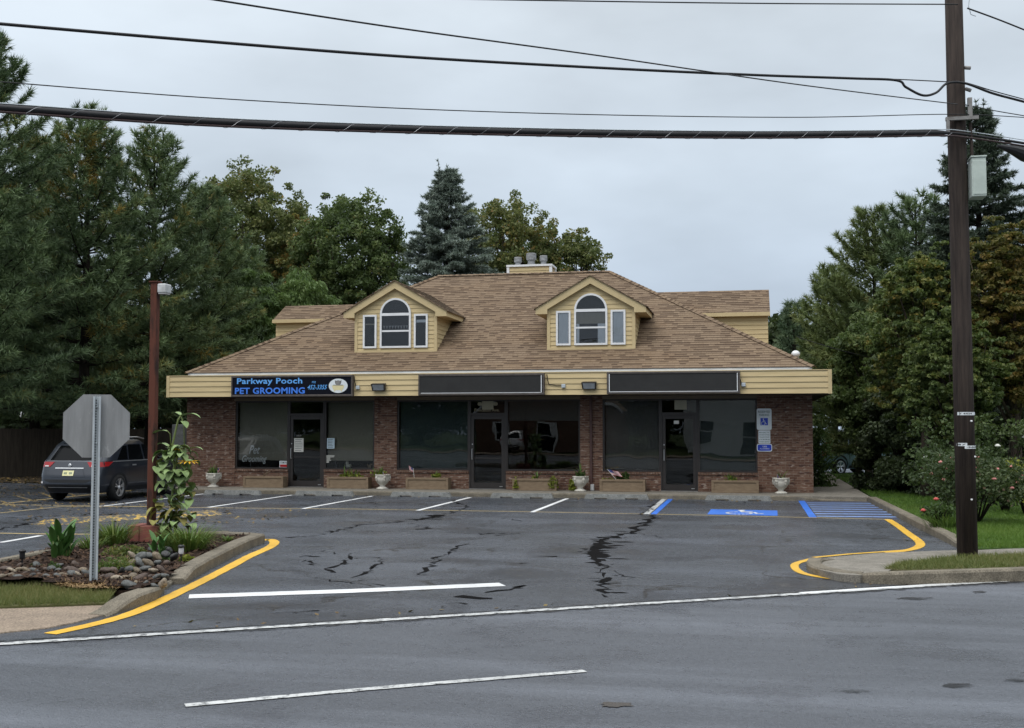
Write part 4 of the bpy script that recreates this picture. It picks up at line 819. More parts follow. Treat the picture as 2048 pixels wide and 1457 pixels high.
# cross gables at both sides
def cross(xe, xi, Yr, zr, wd, sg):
    m = MB(); zf = lambda y: zr-(Yr-y)*.53; ye = Yr-wd; a, b = (xe, xi) if sg < 0 else (xi, xe)
    courses(m, lambda y: a, lambda y: b, ye-.12, Yr, zf); m.face([(b,Yr,zr),(b,Yr+wd,zr-wd*.53),(a,Yr+wd,zr-wd*.53),(a,Yr,zr)]); m.build('gable_roof', M_shing, B)
    x0, x1 = (a+.06, b) if sg < 0 else (a, b-.06)
    ze = zf(ye)-.03; m = MB(); laps(m, lambda z: x0, lambda z: x1, 3.6, ze-.1, ye+.05, 12, .016); m.box(x0, x1, ye+.052, Yr+wd-.05, 3.6, ze-.1)
    m.prism([(x0,Yr-wd+.06),(x1,Yr-wd+.06),(x1,Yr+wd-.06),(x0,Yr+wd-.06)], ze-.1, ze-.09); X = xe-sg*.06
    m.face([(X,ye,ze-.1),(X,Yr,zr-.06),(X,Yr+wd,ze-.1)]); m.face([(X,Yr+wd,ze-.1),(X,Yr,zr-.06),(X,ye,ze-.1)]); g = m.build('gable_wall', M_cream, B)
    MB().box(a, b, ye-.13, ye-.10, ze-.11, ze).box(a, b, ye-.10, ye+.05, ze-.11, ze-.09).build('gable_fascia', M_trim, g)
cross(-15.15, -10.5, 35.9, 5.95, 1.0, -1); cross(.6, -4.2, 36.1, 6.14, 1.55, 1)
# chimney chase with three vents
m = laps(MB(), lambda z: -7.9, lambda z: -6.48, 6.85, 7.28, 37.55, 3, .015); m.box(-7.9,-6.48,37.552,38.4,6.85,7.28); ch = m.build('chimney', M_cream, B)
MB().box(-7.96,-7.87,37.52,37.6,6.85,7.28).box(-6.51,-6.42,37.52,37.6,6.85,7.28).box(-6.51,-6.42,38.32,38.42,6.85,7.28).box(-7.97,-6.41,37.5,38.44,7.28,7.345).build('chimney_trim', M_white, ch)
for x, r, h in ((-7.66,.13,.30),(-7.2,.17,.42),(-6.78,.13,.33)):
    MB().lathe([(r*.72,0),(r*.72,h*.5),(r,h*.5),(r,h),(r*.9,h+.015)], (x,37.95,7.345), 14).build('roof_vent', M_vent, ch)
# downspout
MB().tube([(-4.42,YW-.06,2.8),(-4.42,YW-.06,.3)], .04, 8).build('downspout', two('brown_downspout', (.10,.055,.05), (.08,.045,.04), 5, .5, .03), B); MB().tube([(-4.39,YW-.07,.3),(-4.39,YW-.07,.13)], .055, 10).build('drain_pipe', M_white, B)

# ================================================================== SIGNS AND FIXTURES ON THE FRONT
def signbox(name, label, x0, x1, z0, z1, mat):
    y0, y1 = FY-.17, FY-.022; o = thing(name, label, 'sign', ((x0+x1)/2, y1, z0)); t = .055
    MB().box(x0, x1, y0+.015, y1, z0+t, z1-t).build('sign_face', mat, o)
    MB().box(x0, x1, y0, y1, z0, z0+t).box(x0, x1, y0, y1, z1-t, z1).box(x0-.04, x0, y0, y1, z0, z1).box(x1, x1+.04, y0, y1, z0, z1).build('sign_frame', M_sframe, o, bevel=.006); return o
s = signbox('shop_sign', 'black pet grooming sign with blue lettering and oval bathtub emblem', -14.78, -11.14, 2.79, 3.40, M_signbk)
ly = FY-.162
pb = text_mesh('Parkway Pooch', -14.64, -12.62, 3.11, 3.33, ly, 0, .022, spacing=1.06)
pb.build('lettering', M_slblue, s); text_mesh('PET GROOMING', -14.70, -12.54, 2.87, 3.055, ly, 0, .03, spacing=1.05).build('lettering', M_sblue, s)
text_mesh('732', -12.33, -12.21, 3.17, 3.225, ly, .2, .02).build('lettering', M_slblue, s); text_mesh('452-3355', -12.46, -11.86, 2.99, 3.12, ly, .35, .01).build('lettering', M_slblue, s)
ex, ez = -11.53, 3.09
MB().face([(ex+.285*cos(a), ly, ez+.205*sin(a)) for a in [2*pi*k/28 for k in range(28)]]).build('emblem', M_swhite, s)
m = MB(); y2 = ly-.004
m.face([(ex-.19,y2,ez+.01),(ex-.15,y2,ez-.10),(ex-.1,y2,ez-.125),(ex+.1,y2,ez-.125),(ex+.15,y2,ez-.10),(ex+.19,y2,ez+.01)]); m.face([(ex-.11,y2,ez-.125),(ex-.13,y2,ez-.16),(ex-.09,y2,ez-.16),(ex-.08,y2,ez-.125)]); m.face([(ex+.08,y2,ez-.125),(ex+.09,y2,ez-.16),(ex+.13,y2,ez-.16),(ex+.11,y2,ez-.125)])
m.build('emblem_tub', plain('tub_cream', (.75,.66,.38), .5), s)
m = MB(); m.face([(ex+.09*cos(a), y2, ez+.085+.07*sin(a)) for a in [2*pi*k/16 for k in range(16)]]); m.face([(ex-.10,y2,ez+.17),(ex-.05,y2,ez+.12),(ex-.09,y2,ez+.07)]); m.face([(ex+.10,y2,ez+.17),(ex+.05,y2,ez+.12),(ex+.09,y2,ez+.07)]); m.box(ex-.15,ex+.15,y2-.002,y2,ez+.008,ez+.028); m.build('emblem_dog', M_alu, s)
signbox('blank_sign', 'blank dark grey sign panel over the middle storefront', -9.11, -5.59, 2.80, 3.39, M_blank); signbox('blank_sign', 'blank dark grey sign panel over the right storefront, with white edging', -3.78, -.30, 2.81, 3.41, M_blank)
MB().box(-3.76,-3.74,FY-.172,FY-.155,2.86,3.35).box(-.34,-.32,FY-.172,FY-.155,2.86,3.35).box(-3.74,-.34,FY-.172,FY-.155,2.86,2.875).build('sign_edging', M_white, bpy.data.objects['blank_sign.001'])
MB().box(-5.64,-5.62,FY-.172,FY-.155,2.86,3.34).box(-9.07,-5.64,FY-.172,FY-.155,2.855,2.868).build('sign_edging', M_white, bpy.data.objects['blank_sign'])
def flood(x, label):
    o = thing('floodlight', label, 'floodlight', (x, FY-.02, 3.05), 'floodlights on the fascia'); m = MB(); w2 = .19
    m.face([(x-w2,FY-.02,3.16),(x+w2,FY-.02,3.16),(x+w2+.02,FY-.16,3.13),(x-w2-.02,FY-.16,3.13)][::-1]); i = [(x-w2,FY-.02,3.16),(x+w2,FY-.02,3.16),(x+w2,FY-.02,2.97),(x-w2,FY-.02,2.97)]; f = [(x-w2-.02,FY-.18,3.13),(x+w2+.02,FY-.18,3.13),(x+w2,FY-.10,2.94),(x-w2,FY-.10,2.94)]
    m.face(f[::-1]); m.face([i[1],f[1],f[2],i[2]][::-1]); m.face([i[0],i[3],f[3],f[0]][::-1]); m.face([i[3],i[2],f[2],f[3]][::-1]); m.face([i[0],f[0],f[1],i[1]][::-1]); m.build('housing', M_bronze, o)
    g = [Vector(p) for p in f]; c = sum(g, Vector())/4; g = [c+(p-c)*.8+Vector((0,-.006,-.003)) for p in g]; MB().face(g[::-1]).build('lens', two('lamp_lens', (.30,.32,.34), (.22,.24,.26), 6, .2, 0, 0, .5), o)
flood(-10.34, 'dark floodlight on the fascia between the pet grooming sign and the middle blank sign'); flood(-4.31, 'dark floodlight on the fascia between the two blank signs')
for i, (x, lab) in enumerate(((-10.98,'small grey junction box beside the pet grooming sign'), (-5.03,'small grey junction box beside the middle blank sign, with looped cable'), (-.17,'small grey junction box at the right end of the last blank sign'))):
    o = thing('junction_box', lab, 'junction box', (x, FY, 3.04), 'junction boxes on the fascia'); MB().box(x-.055, x+.055, FY-.075, FY-.02, 2.99, 3.09).build('box', M_galv, o, bevel=.01)
    sx = x-.12 if i != 1 else -5.50; MB().tube([(sx,FY-.03,3.37),(sx+.02,FY-.03,3.22),(sx+.06,FY-.03,3.09),(x-.2 if i == 1 else x-.06,FY-.03,3.05),(x-.05,FY-.03,3.05)], .011, 5).build('cable', M_black, o)
m = MB(); m.ball((1.26,33.0,3.95), (.12,.12,.10), 12, 8); m.tube([(1.3,33.05,3.9),(1.33,33.1,3.8),(1.36,33.1,3.6)], .03, 6); tag(m.build('roof_fixture', M_white, loc=(1.3,33.1,3.9), smooth=True), 'white rounded fixture on a bracket at the right end of the roof', 'light fixture')
# parking signs on the right pier
sx0, sx1 = .16, .56; o = thing('parking_sign', 'stack of three accessible parking plates fixed to the right brick pier', 'sign', (.36, YW, 1.35))
def rrect(x0, x1, z0, z1, r): return [(cx+r*cos(radians(a)), cz+r*sin(radians(a))) for cx, cz, a0 in ((x1-r,z0+r,-90),(x1-r,z1-r,0),(x0+r,z1-r,90),(x0+r,z0+r,180)) for a in range(a0, a0+91, 30)]
p1 = MB().prismY(rrect(.17,.57,1.83,2.42,.05), YW-.03, YW-.012).build('plate', M_swhite, o); y2 = YW-.033
text_mesh('RESERVED', .21,.53,2.30,2.36, y2, 0, .01).build('lettering', M_grn, p1); text_mesh('PARKING', .235,.505,2.21,2.27, y2, 0, .01).build('lettering', M_grn, p1); MB().box(.27,.47,YW-.034,YW-.03,1.96,2.16).build('symbol_square', M_blue, p1)
wheelchair(0,0,1, lambda u, v: (.36+u*.14, YW-.037, 2.035+(v-.2)*.15)).build('symbol', M_swhite, p1)
p2 = MB().prismY(rrect(.21,.53,1.46,1.82,.02), YW-.03, YW-.012).build('plate', M_swhite, o)
for k, t in enumerate(('PENALTY','$250 FIRST OFFENSE','SUBSEQUENT OFFENSES','$250 MINIMUM', '90 DAYS SERVICE')): text_mesh(t, .235,.505,1.74-k*.063,1.775-k*.063, y2, 0, .008).build('lettering', M_grn, p2)
p3 = MB().prismY(rrect(.165,.575,1.24,1.45,.05), YW-.03, YW-.012).build('plate', M_swhite, o); MB().prismY(rrect(.185,.555,1.26,1.43,.04), YW-.033, YW-.03).build('blue_field', M_blue, p3); text_mesh('VAN', .31,.43,1.355,1.40, YW-.036, 0, .01).build('lettering', M_swhite, p3); text_mesh('ACCESSIBLE', .24,.50,1.30,1.335, YW-.036).build('lettering', M_swhite, p3)
# notices, neon, window things
def flat(name, label, cat, x0, x1, z0, z1, mat, y=YW+.07, lines=0, group=None):
    o = thing(name, label, cat, ((x0+x1)/2, y, z0), group); MB().box(x0, x1, y, y+.003, z0, z1).build('sheet', mat, o)
    if lines:
        m = MB(); rd = random.Random(int(x0*100))
        for k in range(lines): zz = z1-.04-(z1-z0-.08)*k/max(1,lines-1); m.box(x0+.03, x1-.03-rd.random()*.05, y-.002, y, zz-.006, zz+.006)
        m.build('print', M_ink, o)
    return o
flat('paper_notice', 'white printed notice taped inside the pet grooming door', 'notice', -13.40,-13.10,1.17,1.58, M_paper, lines=7)
flat('paper_notice', 'pale blue notice in the pet grooming window right of the door', 'notice', -12.36,-12.12,1.27,1.58, M_paperb, lines=6)
text_mesh('1827', -13.32,-13.17,1.63,1.68, YW+.066); o = thing('door_number', 'small pale street number above the notice on the pet grooming door', 'sign', (-13.25,YW+.066,1.63)); text_mesh('1829', -13.32,-13.17,1.63,1.68, YW+.066, 0, .01).build('lettering', M_alu, o)
o = flat('red_white_sign', 'red and white open-hours style sign low in the left shop window', 'sign', -13.86,-13.60,.70,.90, M_swhite); MB().box(-13.84,-13.62,YW+.066,YW+.07,.715,.79).build('red_field', M_red, o); text_mesh('COME IN', -13.83,-13.63,.815,.875, YW+.067,0,.01).build('lettering', M_black, o)
o = thing('window_lettering', 'white opening-hours lettering on the glass right of the pet grooming door', 'lettering', (-12.25,YW+.075,.9))
for k, wd in enumerate((.26,.25,.13,.12,.15,.09,.09)): MB().box(-12.38,-12.38+wd,YW+.073,YW+.076,1.05-k*.033,1.068-k*.033).build('line', M_paper, o)
o = thing('neon_sign', 'unlit white script neon sign reading Pet Grooming in the left shop window', 'neon sign', (-14.75,YW+.15,.8)); NY = YW+.10
text_mesh('Pet', -14.86,-14.50,1.10,1.36, NY, .38, .014).build('script', M_neon, o); text_mesh('Grooming', -15.08,-14.28,0.80,1.06, NY, .38, .012).build('script', M_neon, o); MB().box(-15.1,-14.25,NY,NY+.012,.68,.70).box(-15.1,-14.25,NY,NY+.012,1.36,1.37).box(-14.82,-14.81,NY+.006,NY+.012,.70,1.36).build('mount', M_alu, o)
m = MB(); m.ball((-11.72,YW+.16,.75),(.085,.06,.06),10,6).ball((-11.75,YW+.15,.83),(.05,.05,.055),10,6).ball((-11.65,YW+.15,.76),(.05,.05,.05),8,6); m.prismY([(-11.79,.87),(-11.755,.87),(-11.77,.91)],YW+.14,YW+.16).prismY([(-11.745,.87),(-11.71,.87),(-11.725,.91)],YW+.14,YW+.16)
tag(m.build('figurine', M_urn, loc=(-11.72,YW+.16,.7), smooth=True), 'white animal figurine on the window ledge right of the pet grooming door', 'figurine')
m = MB(); m.ball((-11.05,YW+.16,.74),(.08,.05,.05),10,6).ball((-11.0,YW+.15,.80),(.04,.04,.045),8,6).ball((-11.1,YW+.15,.78),(.03,.03,.04),8,6); tag(m.build('figurine', M_plant, loc=(-11.05,YW+.16,.7), smooth=True), 'tan animal figurine in the corner of the window by the brick pier', 'figurine')
m = MB(); m.ball((-12.08,YW+.16,.74),(.06,.05,.05),10,6).ball((-12.1,YW+.15,.83),(.04,.04,.045),8,6); tag(m.build('figurine', M_ink, loc=(-12.08,YW+.16,.7), smooth=True), 'dark animal figurine below the hours lettering', 'figurine')
o = thing('transom_plaque', 'cream plaque over faint lettering above the middle shop door', 'sign', (-7.45,YW+.07,2.45)); MB().prismY(rrect(-7.62,-7.28,2.42,2.68,.02), YW+.062, YW+.07).build('plaque', two('cream_plaque', (.40,.38,.28), (.36,.34,.25), 5, .6, 0), o); MB().prismY(rrect(-7.75,-7.61,2.53,2.63,.045), YW+.064, YW+.07).prismY(rrect(-7.29,-7.15,2.53,2.63,.045), YW+.064, YW+.07).build('plaque_wings', two('cream_plaque_wing', (.34,.32,.23), (.3,.28,.2), 5, .6, 0), o); text_mesh('Princeton Ave.', -7.84,-7.10,2.36,2.45, YW+.073).build('lettering', two('dull_gold', (.42,.37,.24), (.36,.31,.2), 5, .5, 0), o)
flat('transom_plaque', 'cream blank plaque above the right shop door', 'sign', -2.08,-1.74,2.40,2.66, two('cream_card', (.42,.40,.30), (.38,.36,.27), 5, .6, 0))
flat('paper_notice', 'small white card in the top of the right shop door', 'notice', -2.10,-1.96,2.0,2.09, M_paper)

# ================================================================== WHEEL STOPS, PLANTERS, URNS
def wheelstop(cx, cy, label, ln=1.72):
    m = MB(); a = ln/2; prof = [(-.085,0),(-.07,.13),(.07,.13),(.085,0)]
    for x0, x1, zb in ((-a,-a+.28,0),(-a+.28,-a+.62,.035),(-a+.62,a-.62,0),(a-.62,a-.28,.035),(a-.28,a,0)):
        pr = [(p, max(z, zb)) for p, z in prof]; e0 = .06 if x0 == -a else 0; e1 = .06 if x1 == a else 0
        A = [(cx+x0+(e0 if z > .1 else 0), cy+p, z+.002) for p, z in pr]; C = [(cx+x1-(e1 if z > .1 else 0), cy+p, z+.002) for p, z in pr]
        for k in range(3): m.face([A[k],A[k+1],C[k+1],C[k]][::-1])
        m.face(A); m.face(C[::-1]); m.face([A[0],C[0],C[3],A[3]])
    tag(m.build('wheel_stop', M_concg, loc=(cx,cy,0), bevel=.012), label, 'wheel stop', 'concrete wheel stops along the front walk')
for cx, cy, lab in ((-14.35,30.35,'concrete wheel stop nearest the sunflower, in front of the pet grooming window'), (-11.65,30.45,'concrete wheel stop in front of the right half of the pet grooming shop'), (-8.87,30.5,'concrete wheel stop below the large dark left window of the middle shop'), (-6.05,30.5,'concrete wheel stop in front of the planter with trailing lime vines'), (-3.5,30.55,'concrete wheel stop in front of the planter with the angled flag'), (-.33,30.6,'concrete wheel stop in the accessible stall with the blue symbol')): wheelstop(cx, cy, lab)
def planter(cx, label, ln=1.25, cy=YW-.27):
    o = thing('planter_box', label, 'planter', (cx,cy,ZW), 'long planter boxes below the shop windows'); a, d, h = ln/2, .17, .33
    m = MB().box(cx-a,cx+a,cy-d,cy-d+.03,ZW,ZW+h).box(cx-a,cx+a,cy+d-.03,cy+d,ZW,ZW+h).box(cx-a,cx-a+.03,cy-d+.03,cy+d-.03,ZW,ZW+h).box(cx+a-.03,cx+a,cy-d+.03,cy+d-.03,ZW,ZW+h).box(cx-a+.03,cx+a-.03,cy-d+.03,cy+d-.03,ZW+.01,ZW+.03); m.build('box', M_plant, o)
    y0 = cy-d-.022; MB().box(cx-a-.01,cx+a+.01,y0,cy-d,ZW+h-.05,ZW+h+.012).box(cx-a-.01,cx+a+.01,y0,cy-d,ZW,ZW+.05).box(cx-a-.01,cx-a+.06,y0,cy-d,ZW+.05,ZW+h-.05).box(cx+a-.06,cx+a+.01,y0,cy-d,ZW+.05,ZW+h-.05).build('frame_moulding', M_plant, o, bevel=.006)
    MB().box(cx-a+.03,cx+a-.03,cy-d+.03,cy+d-.03,ZW+.03,ZW+h-.05).build('soil', M_soil, o); return (cx, cy, ZW+h-.05)
def small_plant(c, label, r, n, size, lmat, seed, group='plants in the planter boxes', aspect=.45, up=.6, stalks=0):
    o = thing('potted_plant', label, 'plant', c, group); shrubmesh(o, 'leaves', c, r, n, size, lmat, seed, aspect=aspect, up=up, lumps=6)
    if stalks:
        m = MB(); rd = random.Random(seed)
        for k in range(stalks): m.leaf((c[0]+rd.uniform(-.5,.5)*r[0], c[1]+rd.uniform(-.05,.05), c[2]), (rd.uniform(-.8,.8), rd.uniform(-.5,.3), 1), r[2]*1.6*rd.uniform(.7,1.2), .045, .9, 5)
        m.build('blades', L_lily_m, o)
    return o
L_lily_m = two('green_strap_leaf', (.12,.19,.045), (.08,.13,.03), 6, .5, .05, .003, .3)
BX = [-14.15,-11.52,-9.12,-5.98,-3.50,-.43]
PC = [planter(BX[0],'planter box with bare dry stalks left of the pet grooming door'), planter(BX[1],'planter box with a leafy plant right of the pet grooming door'), planter(BX[2],'planter box with a small plant under the big dark window'), planter(BX[3],'planter box draped with lime trailing vines at both ends'), planter(BX[4],'planter box holding a small flag and a leafy plant'), planter(BX[5],'planter box by the right pier with a low plant')]
o = thing('dry_stalks', 'dry brown stalks lying on the left planter box', 'plant', PC[0]); MB().tube([(BX[0]-.15,PC[0][1],PC[0][2]),(BX[0]+.1,PC[0][1]-.1,PC[0][2]+.17)], .02, 5).tube([(BX[0]+.0,PC[0][1],PC[0][2]),(BX[0]+.06,PC[0][1],PC[0][2]+.15),(BX[0]+.15,PC[0][1],PC[0][2]+.2)], .012, 5).tube([(BX[0]+.35,PC[0][1],PC[0][2]),(BX[0]+.38,PC[0][1],PC[0][2]+.14)], .008, 5).build('stalks', M_plant, o)
small_plant(PC[1], 'bushy green plant in the planter right of the pet grooming door', (.36,.13,.22), 260, .11, L_lime, 3, stalks=12); small_plant((BX[2]+.22,PC[2][1],PC[2][2]), 'small yellow-green plant in the planter under the big dark window', (.2,.1,.16), 110, .10, L_lime, 4, stalks=8)
small_plant((BX[3]+.0,PC[3][1],PC[3][2]), 'small yellow sprout in the middle of the vine-draped planter', (.14,.1,.18), 70, .09, L_lime, 5, stalks=7); small_plant((BX[4]-.0,PC[4][1],PC[4][2]), 'broad-leaved green plant beside the flag in the planter', (.24,.12,.26), 220, .13, L_shrub, 6); small_plant((BX[4]-.42,PC[4][1],PC[4][2]), 'low lime plant at the left end of the flag planter', (.2,.1,.12), 90, .07, L_lime, 61); small_plant((BX[5]-.05,PC[5][1],PC[5][2]), 'low yellow-green plant in the planter by the right pier', (.28,.12,.18), 160, .1, L_lime, 7, stalks=8)
for sg, lab in ((-1,'lime vine hanging over the left end of a planter box'), (1,'lime vine hanging over the right end of a planter box')):
    c = (BX[3]+sg*.52, PC[3][1]-.16, .2); o = thing('trailing_vine', lab, 'plant', c, 'plants in the planter boxes'); shrubmesh(o, 'leaves', c, (.2 if sg > 0 else .12,.12,.34), 420 if sg > 0 else 240, .055, L_lime, 8+sg)
def urn(cx, cy, label, tilt=0):
    o = thing('stone_urn', label, 'urn', (cx,cy,ZW), 'cast stone urns along the shop front')
    MB().lathe([(.17,0),(.175,.025),(.12,.05),(.075,.075),(.08,.11),(.14,.16),(.185,.23),(.205,.31),(.195,.36),(.22,.39),(.225,.42),(.20,.42),(.18,.38),(.02,.36)], (cx,cy,ZW), 24, lambda a, z: 1+(.07*sin(5*a) if z > .28 else .02*sin(10*a) if z > .14 else 0)).build('bowl', M_urn, o, True)
    for k in range(5):
        a = 2*pi*k/5+.3; p = (cx+.205*cos(a), cy+.205*sin(a), ZW+.33); MB().ball(p, (.045,.045,.06), 8, 6).ball((p[0],p[1],p[2]-.07), .03, 6, 5).build('relief', M_urn, o, True)
    return (cx, cy, ZW+.36)
UX = [(-15.75,YW-.42),(-10.47,YW-.4),(-4.68,YW-.42),(.79,YW-.42)]
ul = ['pale stone urn at the far left of the shop front, partly behind the sunflower','pale stone urn with a flag, by the brick pier left of the middle shop','pale stone urn beside the brown downspout with trailing vine','pale stone urn with a faded flag in front of the right brick pier']
UC = [urn(*UX[k], ul[k]) for k in range(4)]
small_plant(UC[0], 'spiky green plant in the far left urn', (.2,.16,.2), 90, .10, L_shrub, 31, 'plants in the urns', stalks=12); small_plant((UC[1][0]-.1,UC[1][1],UC[1][2]), 'yellow-green leafy plant in the urn by the brick pier', (.24,.14,.2), 130, .1, L_lime, 32, 'plants in the urns', stalks=10); small_plant(UC[2], 'dark green upright plant in the urn beside the downspout', (.2,.15,.24), 130, .11, L_shrub, 33, 'plants in the urns', stalks=8); small_plant(UC[3], 'dry sparse stems in the urn at the right pier', (.18,.14,.2), 40, .06, L_rose, 34, 'plants in the urns', stalks=5)
c = (UX[2][0]-.22, UX[2][1]-.02, .15); o = thing('trailing_vine', 'lime vine trailing down the left side of the urn by the downspout', 'plant', c, 'plants in the urns'); shrubmesh(o, 'leaves', c, (.12,.1,.40), 380, .055, L_lime, 44)
def flag(p, q, w_, h_, label, droop=0, seed=0):
    o = thing('small_flag', label, 'flag', p, 'small striped flags in planters and urns'); p, q = Vector(p), Vector(q); MB().tube([p, q], .006, 5).build('stick', M_paper, o)
    t = (q-p).normalized(); side = Vector((1,0,-.08-.5*droop)).normalized(); me = MB(); rows = 7
    for i in range(rows):
        for j in range(rows):
            u0, u1, v0, v1 = i/rows, (i+1)/rows, j/rows, (j+1)/rows; f = lambda u, v: q - t*h_*(1-v) + side*w_*u + Vector((0,.025*sin(u*6+seed),0)); me.face([f(u0,v0), f(u1,v0), f(u1,v1), f(u0,v1)], [(u0,v0),(u1,v0),(u1,v1),(u0,v1)])
    me.build('cloth', M_flag, o, True)
flag((BX[4]-.14,PC[4][1]-.05,PC[4][2]), (BX[4]-.42,PC[4][1]-.1,PC[4][2]+.33), .30, .2, 'small striped flag leaning left in the planter with the leafy plant', .2); flag((BX[2]-.42,PC[2][1]-.02,PC[2][2]), (BX[2]-.45,PC[2][1]-.05,PC[2][2]+.32), -.16, .12, 'small furled flag on a thin upright stick in the planter under the dark window', 1.0, 2)
flag((UC[1][0]+.06,UC[1][1]-.1,UC[1][2]-.02), (UC[1][0]+.08,UC[1][1]-.2,UC[1][2]+.14), .08, .2, 'small drooping flag in the urn by the brick pier', 2, 1); flag((UC[3][0]-.1,UC[3][1]-.1,UC[3][2]), (UC[3][0]-.1,UC[3][1]-.22,UC[3][2]+.16), .10, .22, 'small faded drooping flag in the urn at the right pier', 2, 3)
flag((UC[0][0]+.12,UC[0][1],UC[0][2]), (UC[0][0]+.17,UC[0][1]-.04,UC[0][2]+.22), .07, .12, 'tiny dark flag in the far left urn', 2, 4)

# ================================================================== VEHICLES
def vehicle(name, label, cx, y0, paint, kind='suv', flip=1, mat_extra=None):
    o = thing(name, label, 'car', (cx, y0+2.3*flip, 0)); H = .965 if kind == 'suv' else 1.06; n = 9.0
    Z = [.24,.30,.40,.52,.62,.72,.84,.95,1.02,1.08,1.14,1.30,1.46,1.56,1.62,1.665,1.69]
    if kind == 'suv':
        zz = [.24,.45,.7,.9,1.08,1.5,1.62,1.69]; yr_ = [.16,.0,.03,.10,.17,.56,.78,1.2]; hw_ = [.80,.90,.915,.92,.895,.775,.72,.52]
        zf = [.24,.5,.75,.9,.97,1.05,1.12,1.5,1.62,1.69]; yf_ = [4.5,4.58,4.52,4.38,4.0,3.45,3.3,2.55,2.35,2.0]
    else:
        zz = [.24,.45,.7,.9,1.08,1.5,1.62,1.69]; yr_ = [.12,.0,.03,.05,.08,.22,.32,.7]; hw_ = [.80,.90,.93,.94,.92,.80,.74,.55]
        zf = [.24,.5,.75,.9,.97,1.05,1.12,1.5,1.62,1.69]; yf_ = [4.6,4.7,4.62,4.5,4.2,3.95,3.8,2.9,2.6,2.2]
    def prm(z): a = np.interp(z, zz, yr_); b = np.interp(z, zf, yf_); return np.interp(z, zz, hw_), (a+b)/2, (b-a)/2
    T = lambda x, y, z: (cx+x*flip, y0+y*flip, z*H)
    def side(z, y, sg, off=0):
        hw, md, hl = prm(z); t = min(1, abs((y-md)/hl)); return T(sg*(hw*(1-t**n)**(1/n)+off), y, z)
    def rear(z, x, off=0, fr_=-1):
        hw, md, hl = prm(z); t = min(1, abs(x/hw)); return T(x, md+fr_*(hl*(1-t**n)**(1/n)+off), z)
    N = 96; rows = []
    zs = np.concatenate([np.linspace(a, b, 4)[:-1] for a, b in zip(Z[:-1], Z[1:])]+[[Z[-1]]])
    for z in zs:
        hw, md, hl = prm(z); r = []
        for k in range(N+1):
            a = 2*pi*k/N; c_, s_ = cos(a), sin(a); r.append(T(hw*math.copysign(abs(c_)**(2/n), c_), md+hl*math.copysign(abs(s_)**(2/n), s_), z))
        rows.append(r)
    m = MB(); m.grid(rows); m.face(rows[-1][:-1]); m.face(rows[0][:-1][::-1]); body = m.build('body', paint, o, True)
    def patch_rear(z0, z1, xf, off, mat, name, par=o, nz_=6, nx=8, fr_=-1):
        m = MB(); R = []
        for i in range(nz_+1):
            f = i/nz_; z = z0+(z1-z0)*f; a, b = xf(f); R.append([rear(z, a+(b-a)*j/nx, off, fr_) for j in range(nx+1)])
        m.grid(R); return m.build(name, mat, par, True)
    def patch_side(z0, z1, yf, off, mat, name, sg, par=o, nz_=6, ny=10):
        m = MB(); R = []
        for i in range(nz_+1):
            f = i/nz_; z = z0+(z1-z0)*f; a, b = yf(f); R.append([side(z, a+(b-a)*j/ny, sg, off) for j in range(ny+1)])
        m.grid(R); return m.build(name, mat, par, True)
    patch_rear(1.10, 1.55, lambda f: (-.80+.12*f, .80-.12*f), .006, M_cglass, 'rear_window')
    patch_rear(1.10, 1.52, lambda f: (-.78+.1*f, .78-.1*f), .006, M_cglass, 'windscreen', fr_=1)
    patch_rear(.26, .47, lambda f: (-.80,.80), .012, M_trimblk, 'lower_bumper'); patch_rear(.52, .60, lambda f: (-.70+.2*(1-f), .70-.2*(1-f)), .010, M_trimblk, 'bumper_recess'); patch_rear(.385,.40, lambda f: (-.55,.55), .02, M_steel, 'bumper_strip')
    patch_rear(.66,.86, lambda f: (-.42+.1*f-.06,.42-.1*f+.06), .008, M_trimblk if kind != 'suv' else paint, 'plate_recess'); patch_rear(.885,.91, lambda f: (-.40,.40), .014, M_steel, 'chrome_strip')
    pl = patch_rear(.70,.835, lambda f: (-.155,.155), .02, M_plate, 'number_plate')
    [patch_rear(.742,.792, lambda f: (q,q+.018), .024, M_grn, 'plate_mark', pl, 1, 1) for q in (-.115,-.085,-.055,.03,.06,.09)]
    m = MB(); c_ = rear(.965, 0, .02); m.ball(c_, (.05,.015,.05), 12, 8); m.build('rear_emblem', M_steel, o, True)
    for sg in (-1,1):
        zl, zh, xi = (.93,1.06,.46) if kind == 'suv' else (.75,1.25,.76)
        lt = patch_rear(zl, zh, lambda f: tuple(sorted((sg*(xi+.10*(1-f) if kind == 'suv' else xi), sg*.872))), .012, M_tail, 'tail_light'); patch_side(zl+.01, zh, lambda f: (.30,.30+.34*(.35+.65*f)), .010, M_tail, 'tail_light_side', sg, lt)
        if kind == 'suv': patch_rear(.935,.97, lambda f: tuple(sorted((sg*.60, sg*.72))), .017, M_clear, 'reversing_lens', lt)
        patch_rear(.50,.545, lambda f: tuple(sorted((sg*.70, sg*.80))), .016, M_clear if kind == 'suv' else M_tail, 'reflector')
        b0 = .84 if kind == 'suv' else .75
        patch_side(1.10,1.47, lambda f: (b0+.42*f, 1.35+.10*f), .005, M_cglass, 'quarter_window', sg); patch_side(1.09,1.50, lambda f: (1.42+.10*f, 2.14), .005, M_cglass, 'rear_side_window', sg); patch_side(1.09,1.50, lambda f: (2.22, 3.08-.62*f), .005, M_cglass, 'front_side_window', sg)
        patch_side(1.055,1.075, lambda f: (.62,3.2), .008, M_steel, 'window_trim', sg); patch_side(.27,.37, lambda f: (1.45,3.1), .008, M_trimblk, 'sill_trim', sg)
        for y_ in (1.52, 2.42): patch_side(.93,.965, lambda f: (y_, y_+.20), .02, M_steel, 'door_handle', sg)
